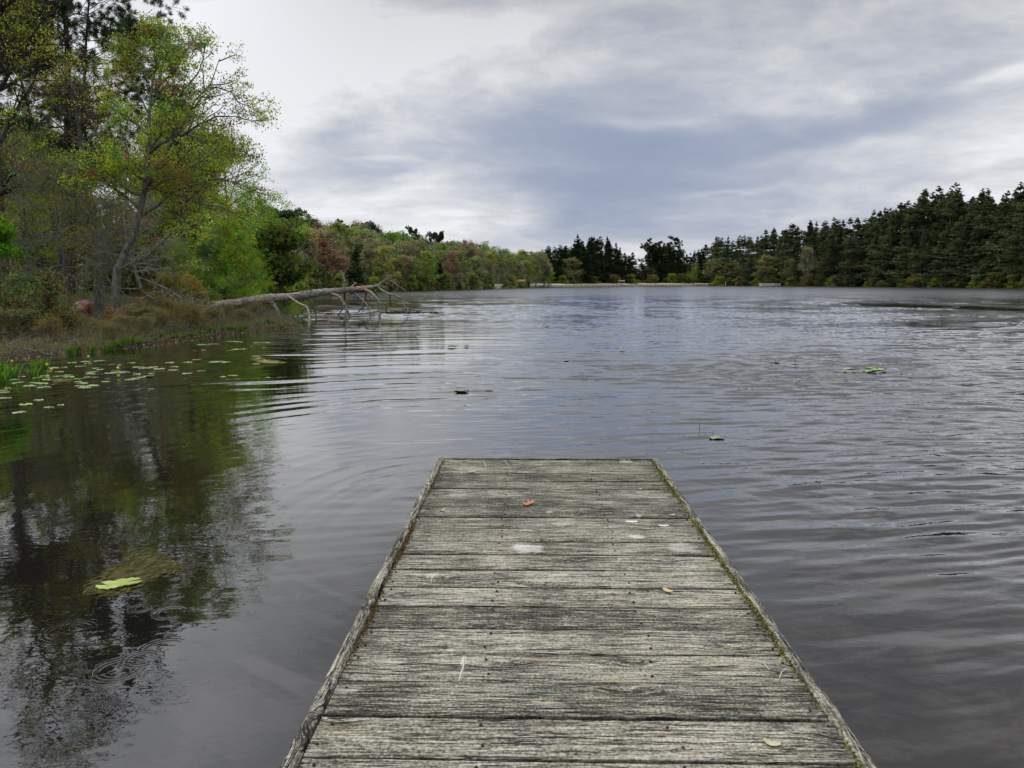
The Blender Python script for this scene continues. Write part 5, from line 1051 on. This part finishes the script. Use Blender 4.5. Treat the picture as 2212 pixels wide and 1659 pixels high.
SPEC = [('leafy_tree', 'bl1', 695, 530, 12, (.24, .12, .10), 'broad red budded tree in the wood beyond the log', 1.3), ('leafy_tree', 'bl2', 722, 548, 6, (.25, .15, .12), 'lower pinkish red tree right below the broad red one', 1.2), ('spruce_tree', 'cf2', 767, 536, 1., (.025, .045, .03), 'dark blue green spruce by the water behind the tip of the fallen tree', 1.5),
        ('spruce_tree', 'cf0', 952, 562, .8, (.018, .032, .02), 'narrow black green spruce by the water, right of the wood beyond the log', 1.1), ('pine_tree', 'pn0', 888, 503, 40, (.035, .05, .035), 'lone round topped pine standing above the skyline, left of its twin', .9), ('pine_tree', 'pn1', 950, 512, 40, (.035, .05, .035), 'lone pine above the skyline, right of its twin', .9),
        ('pine_tree', 'pn2', 745, 488, 45, (.04, .055, .045), 'flat topped dark pine on the skyline above the red tree', 1.2), ('pine_tree', 'pn0', 800, 492, 50, (.04, .055, .045), 'dark pine clump on the skyline above the spruce', 1.2), ('pine_tree', 'pn1', 608, 470, 30, (.045, .06, .06), 'bluish pine on the skyline just right of the near woods', 1.3),
        ('leafy_tree', 'bl4', 930, 560, 3, (.17, .30, .03), 'brightest green tree by the water left of the narrow spruce', .9), ('leafy_tree', 'bl0', 1185, 585, 4, (.17, .27, .05), 'bright green bushy tree at the left end of the beach', 1.6), ('leafy_tree', 'bl3', 830, 515, 25, (.13, .21, .03), 'large fresh green crown near the skyline, right of the spruce', 1.3), ('leafy_tree', 'bl2', 870, 520, 25, (.12, .20, .035), 'round green crown under the lone pine on the skyline', 1.3)]
for nm, key, px_, yt, dd, c, lb, sx_ in SPEC:
    D = HC * F / (prof(WATL, px_) - 608) + dd; place(nm, key, px_, D, 10, Hpx(yt, D, px_), rg.uniform(0, 6), (.12, .11, .10), c, lb, sx=sx_)
# reeds and low bushes along that shore
for q in range(30):
    px_ = 590 + 560 * (q + rg.random()) / 30
    if abs(px_ - 767) < 22: continue
    D = HC * F / (prof(WATL, px_) - 608) + rg.uniform(.5, 2.5)
    place('shore_bush', 'bs%d' % (q % 4), px_, D, 2.2, rg.uniform(1.4, 3.2), rg.uniform(0, 6.28), DGREY, [(.12, .16, .04), (.06, .085, .03), (.15, .14, .06), (.17, .22, .05)][q % 4], ['olive', 'dark green', 'brownish', 'light green'][q % 4] + ' low bush at the water edge of the wood beyond the log', 'bush', ['olive', 'dark', 'brown', 'light'][q % 4] + ' bushes along the far left shore')

# --- conifers at the head of the pond and down the right shore
TOPR = [(1160, 552), (1175, 535), (1200, 530), (1235, 522), (1250, 512), (1275, 515), (1290, 512), (1310, 520), (1330, 525), (1345, 552), (1362, 540), (1378, 560), (1392, 556), (1402, 530), (1425, 524), (1450, 528), (1465, 535), (1480, 548), (1500, 538), (1520, 535), (1540, 514), (1575, 514), (1600, 505), (1650, 500), (1700, 493), (1750, 480), (1800, 476), (1850, 468), (1900, 448), (1940, 436), (1960, 430), (1985, 415), (2020, 410), (2060, 405), (2090, 418), (2130, 418), (2170, 412), (2212, 395), (2300, 380)]
WATR = [(1160, 621), (1250, 619.5), (1400, 617.6), (1520, 617.2), (1650, 617.6), (1850, 619), (2050, 621), (2212, 623), (2330, 625)]
for row, (cnt, d0, d1, lo, hi) in enumerate(((44, 4, 9, .45, .72), (52, 10, 22, .75, .93), (76, 20, 38, .90, 1.03), (64, 38, 60, .88, 1.0))):
    for q in range(cnt):
        px_ = 1165 + (2300 - 1165) * (q + rg.uniform(.05, .95)) / cnt
        if 1372 < px_ < 1396: continue
        beach = 14 if px_ < 1530 else 0
        D = HC * F / (prof(WATR, px_) - 608) + rg.uniform(d0, d1) + beach; ytop = 608 - (608 - prof(TOPR, px_)) * rg.uniform(lo, hi); side = px_ > 1530; key = 'cf%d' % rg.integers(0, 6)
        c, cn = [((.046, .061, .037), 'dark'), ((.064, .080, .046), 'deep green'), ((.084, .100, .056), 'mid green')][rg.integers(0, 3) if side else 0]
        if not side: c = (.020, .032, .016)
        if row == 0 and rg.random() < .30: key = ['bl1', 'bl3', 'tw0', 'cf5'][rg.integers(0, 4)]; c, cn = [((.12, .14, .05), 'olive'), ((.15, .15, .07), 'pale brownish')][rg.integers(0, 2)]; ytop = 608 - (608 - ytop) * .75
        where = ['at the water edge', 'in the front rows', 'in the back rows', 'in the rearmost row'][row]; wh_ = 'of the right shore wood' if side else 'of the stand behind the beach'
        kind_ = 'conifer' if key.startswith('cf') else 'leafy tree'
        place('conifer_tree' if kind_ == 'conifer' else 'leafy_tree', key, px_, D, 10, Hpx(ytop, D, px_) , rg.uniform(0, 6.28), (.14, .12, .10), c, '%s %s %s %s' % (cn, kind_, where, wh_), group='%s %ss %s %s' % (cn, kind_, where, wh_), sx=rg.uniform(1.15, 1.7))
for q in range(44):     # the close-set dark stand behind the beach
    px_ = 1166 + (1525 - 1166) * (q + rg.uniform(.1, .9)) / 44
    if 1366 < px_ < 1400: continue
    D = HC * F / (prof(WATR, px_) - 608) + 16 + rg.uniform(4, 34); ytop = 608 - (608 - prof(TOPR, px_)) * rg.uniform(.72, .98)
    place('conifer_tree', 'cf%d' % [0, 2, 4, 1][q % 4], px_, D, 10, Hpx(ytop, D, px_), rg.uniform(0, 6.28), (.10, .09, .08), (.022, .034, .018), 'black green conifer crowded into the close-set stand behind the beach', group='close-set conifers behind the beach', sx=rg.uniform(1.1, 1.5))
for nm, key, px_, yt, dd, c, bk, lb, sx_ in (('leafy_tree', 'bl3', 1500, 582, 8, (.15, .23, .04), DGREY, 'bright yellow green young tree where the beach ends on the right', .8), ('leafy_tree', 'tw1', 1655, 580, 4, (.22, .16, .12), (.34, .29, .25), 'pale pinkish bare tree on the right shore above the white dock', 1.2), ('leafy_tree', 'tw0', 1745, 545, 4, (.17, .18, .06), (.34, .32, .28), 'pale barked yellowish tree with forked trunk on the right shore', 1.2),
        ('leafy_tree', 'tw2', 1710, 565, 5, (.15, .16, .05), (.25, .24, .2), 'olive thin crowned tree right of the white dock', 1.3), ('spruce_tree', 'cf4', 1312, 512, 25, (.016, .028, .016), DBR, 'slender spire of the tallest spruce behind the beach', .7), ('spruce_tree', 'cf4', 1250, 508, 25, (.016, .028, .016), DBR, 'tall dark spruce with a forked top behind the beach', .8), ('pine_tree', 'pn0', 1452, 521, 20, (.03, .04, .028), DBR, 'leaning flat topped pine right of the gap in the conifers', .9), ('pine_tree', 'pn2', 1415, 524, 22, (.028, .04, .025), DBR, 'broad dark pine right of the gap in the conifers', 1.2),
        ('spruce_tree', 'cf1', 1362, 546, 20, (.018, .03, .017), DBR, 'small dark spruce at the left side of the gap in the conifers', 1.2), ('spruce_tree', 'cf5', 1382, 566, 22, (.02, .032, .018), DBR, 'lowest dark conifer filling the gap in the skyline', 1.4), ('spruce_tree', 'cf5', 1392, 570, 24, (.02, .032, .018), DBR, 'low dark conifer right beside the lowest one in the gap', 1.4)):
    D = HC * F / (prof(WATR, px_) - 608) + dd + (14 if px_ < 1530 and nm != 'leafy_tree' else 0); place(nm, key, px_, D, 10, Hpx(yt, D, px_), rg.uniform(0, 6), bk, c, lb, sx=sx_)
for q in range(54):
    px_ = (1540 if q >= 16 else 1200) + ((2290 - 1540) * (q - 16 + rg.random()) / 38 if q >= 16 else 320 * (q + rg.random()) / 16); D = HC * F / (prof(WATR, px_) - 608) + rg.uniform(.8, 3.5) + (13 if px_ < 1530 else 0); k = q % 4
    place('shore_bush', 'bs%d' % k, px_, D, 2.2, rg.uniform(1.6, 3.6), rg.uniform(0, 6.28), DGREY, [(.14, .17, .03), (.10, .11, .035), (.15, .12, .04), (.055, .075, .03)][rg.integers(0, 4)] if False else [(.16, .19, .03), (.11, .12, .04), (.13, .12, .05), (.055, .075, .03)][k], ['yellow green', 'olive', 'brownish', 'dark green'][k] + (' low bush on the right shore' if px_ > 1530 else ' low bush behind the beach'), 'bush', ['yellow green', 'olive', 'brown', 'dark'][k] + (' bushes along the right shore' if px_ > 1530 else ' bushes behind the beach'), sx=1.5)

# --- beach, retaining boards and the small things on the far shore
m, t, o = new_mat("beach sand"); nz = noise(t, worldpos(t), .6, 4, .6); principled(t, o, mix(t, nz, (.30, .27, .20), (.42, .38, .29)), .95, .1); SAND = m
m, t, o = new_mat("grey boards"); nz = noise(t, vmul(t, objpos(t), (3, 3, .4)), 1.5, 4, .7); principled(t, o, mix(t, nz.step(.3, .7), (.17, .16, .12), (.34, .32, .25)), .9, .2); BOARDS = m
bx = np.linspace(1012, 1590, 70); A = [np.array(on_z(x_, prof(WATL if x_ < 1150 else WATR, x_) - .05)) for x_ in bx]
mb = MB(); V = []
for a in A:
    d = a[:2] / np.linalg.norm(a[:2])
    for off, z in ((.35, .62), (4, .8), (9, 1.0), (15, 1.1)): V.append([a[0] + d[0] * off, a[1] + d[1] * off, z])
mb.add(V, [[i_ * 4 + q, (i_ + 1) * 4 + q, (i_ + 1) * 4 + q + 1, i_ * 4 + q + 1] for i_ in range(69) for q in range(3)]); mb.build('beach', SAND, kind='structure', label='pale sand of the small beach at the far end of the pond')
wl = empty('retaining_wall', A[35], 'low grey board retaining wall holding up the beach at the far end', 'wall'); A_ = [a - A[35] for a in A]
mb = MB()
for i_ in range(69):
    a, b = A_[i_], A_[i_ + 1]; hgt = .60 if bx[i_] > 1100 else .55; V = [[a[0], a[1], -.5], [b[0], b[1], -.5], [b[0], b[1], hgt], [a[0], a[1], hgt]]; d = A[i_][:2] / np.linalg.norm(A[i_][:2]) * .12; V += [[v[0] + d[0], v[1] + d[1], v[2]] for v in V]
    mb.add(V, [[0, 1, 2, 3], [5, 4, 7, 6], [3, 2, 6, 7], [0, 3, 7, 4], [1, 5, 6, 2]])
mb.build('boards', BOARDS, wl, smooth=False)
for i_ in range(0, 69, 2):
    a = A_[i_]; mb = MB(); box(mb, (a[0] - .09, a[1] - .05, -.5), (a[0] + .09, a[1] + .0, .59 if bx[i_] > 1100 else .54)); mb.build('pile', BOARDS, wl, smooth=False)
def bench(px_, py_, D, L_, color, label):
    w = at(px_, py_, D); e = empty('bench', (w[0], w[1], 1.18), label, 'bench'); m_ = flatmat(color)
    mb = MB(); box(mb, (-L_ / 2, -.25, .40), (L_ / 2, .2, .46)); mb.build('seat', m_, e, smooth=False); mb = MB(); box(mb, (-L_ / 2, .2, .5), (L_ / 2, .26, .95)); mb.build('backrest', m_, e, smooth=False)
    for sx_ in (-1, 1): mb = MB(); box(mb, (sx_ * L_ * .42 - .05, -.2, -.1), (sx_ * L_ * .42 + .05, .24, .398)); mb.build('leg', m_, e, smooth=False)
FM = {}
def flatmat(c):
    if c not in FM:
        m, t, o = new_mat("painted timber"); nz = noise(t, objpos(t), 4, 3, .6); principled(t, o, mix(t, nz, tuple(k * .75 for k in c), c), .8, .2); FM[c] = m
    return FM[c]
bench(1127, 613, 205, 1.9, (.52, .36, .24), 'tan wooden bench on the beach, the left of two')
bench(1343, 612, 300, 2.4, (.46, .43, .36), 'grey bench on the beach in front of the dark conifers')
# rail at the left end of the beach
e0 = at(1166, 612, 222); fn_ = empty('railing', (e0[0], e0[1], .5), 'thin grey pipe railing at the left end of the beach', 'railing')
for q in range(5): mb = MB(); tubes(mb, np.array([[q * 1.15 - .2, 0, -.3], [q * 1.15 - .2, 0, 1.1]]), np.array([.04, .04]), 6); mb.build('post', flatmat((.30, .30, .28)), fn_)
for z in (.6, 1.1): mb = MB(); tubes(mb, np.array([[-.2, 0, z], [4.4, 0, z]]), np.array([.035, .035]), 6); mb.build('rail', flatmat((.30, .30, .28)), fn_)
# floating white dock on the right shore
q0 = on_z(1663, 618.3); e = empty('floating_dock', (q0[0], q0[1], 0), 'small white floating dock moored at the right shore', 'floating dock', rz=.25); m_ = flatmat((.60, .60, .56))
mb = MB(); box(mb, (-3.6, -1.5, .75), (3.6, 1.5, .95)); mb.build('platform', m_, e, smooth=False); mb = MB(); box(mb, (-3.5, -1.4, -.1), (3.5, 1.4, .746)); mb.build('float', flatmat((.42, .42, .38)), e, smooth=False)
q0 = on_z(1567, 618); mb = MB(); tubes(mb, np.array([[0, 0, -.3], [.03, 0, .6], [0, 0, 1.7]]), np.array([.16, .15, .13]), 8); o_ = mb.build('mooring_post', flatmat((.36, .34, .28)), label='single pale post standing in the water where the beach ends', cat='post'); o_.location = tuple(q0)
for (a, b, c_, d_, D, lb) in ((1437, 607, 1432, 600, 300, 'pale leaning dead trunk behind the beach'),): pass
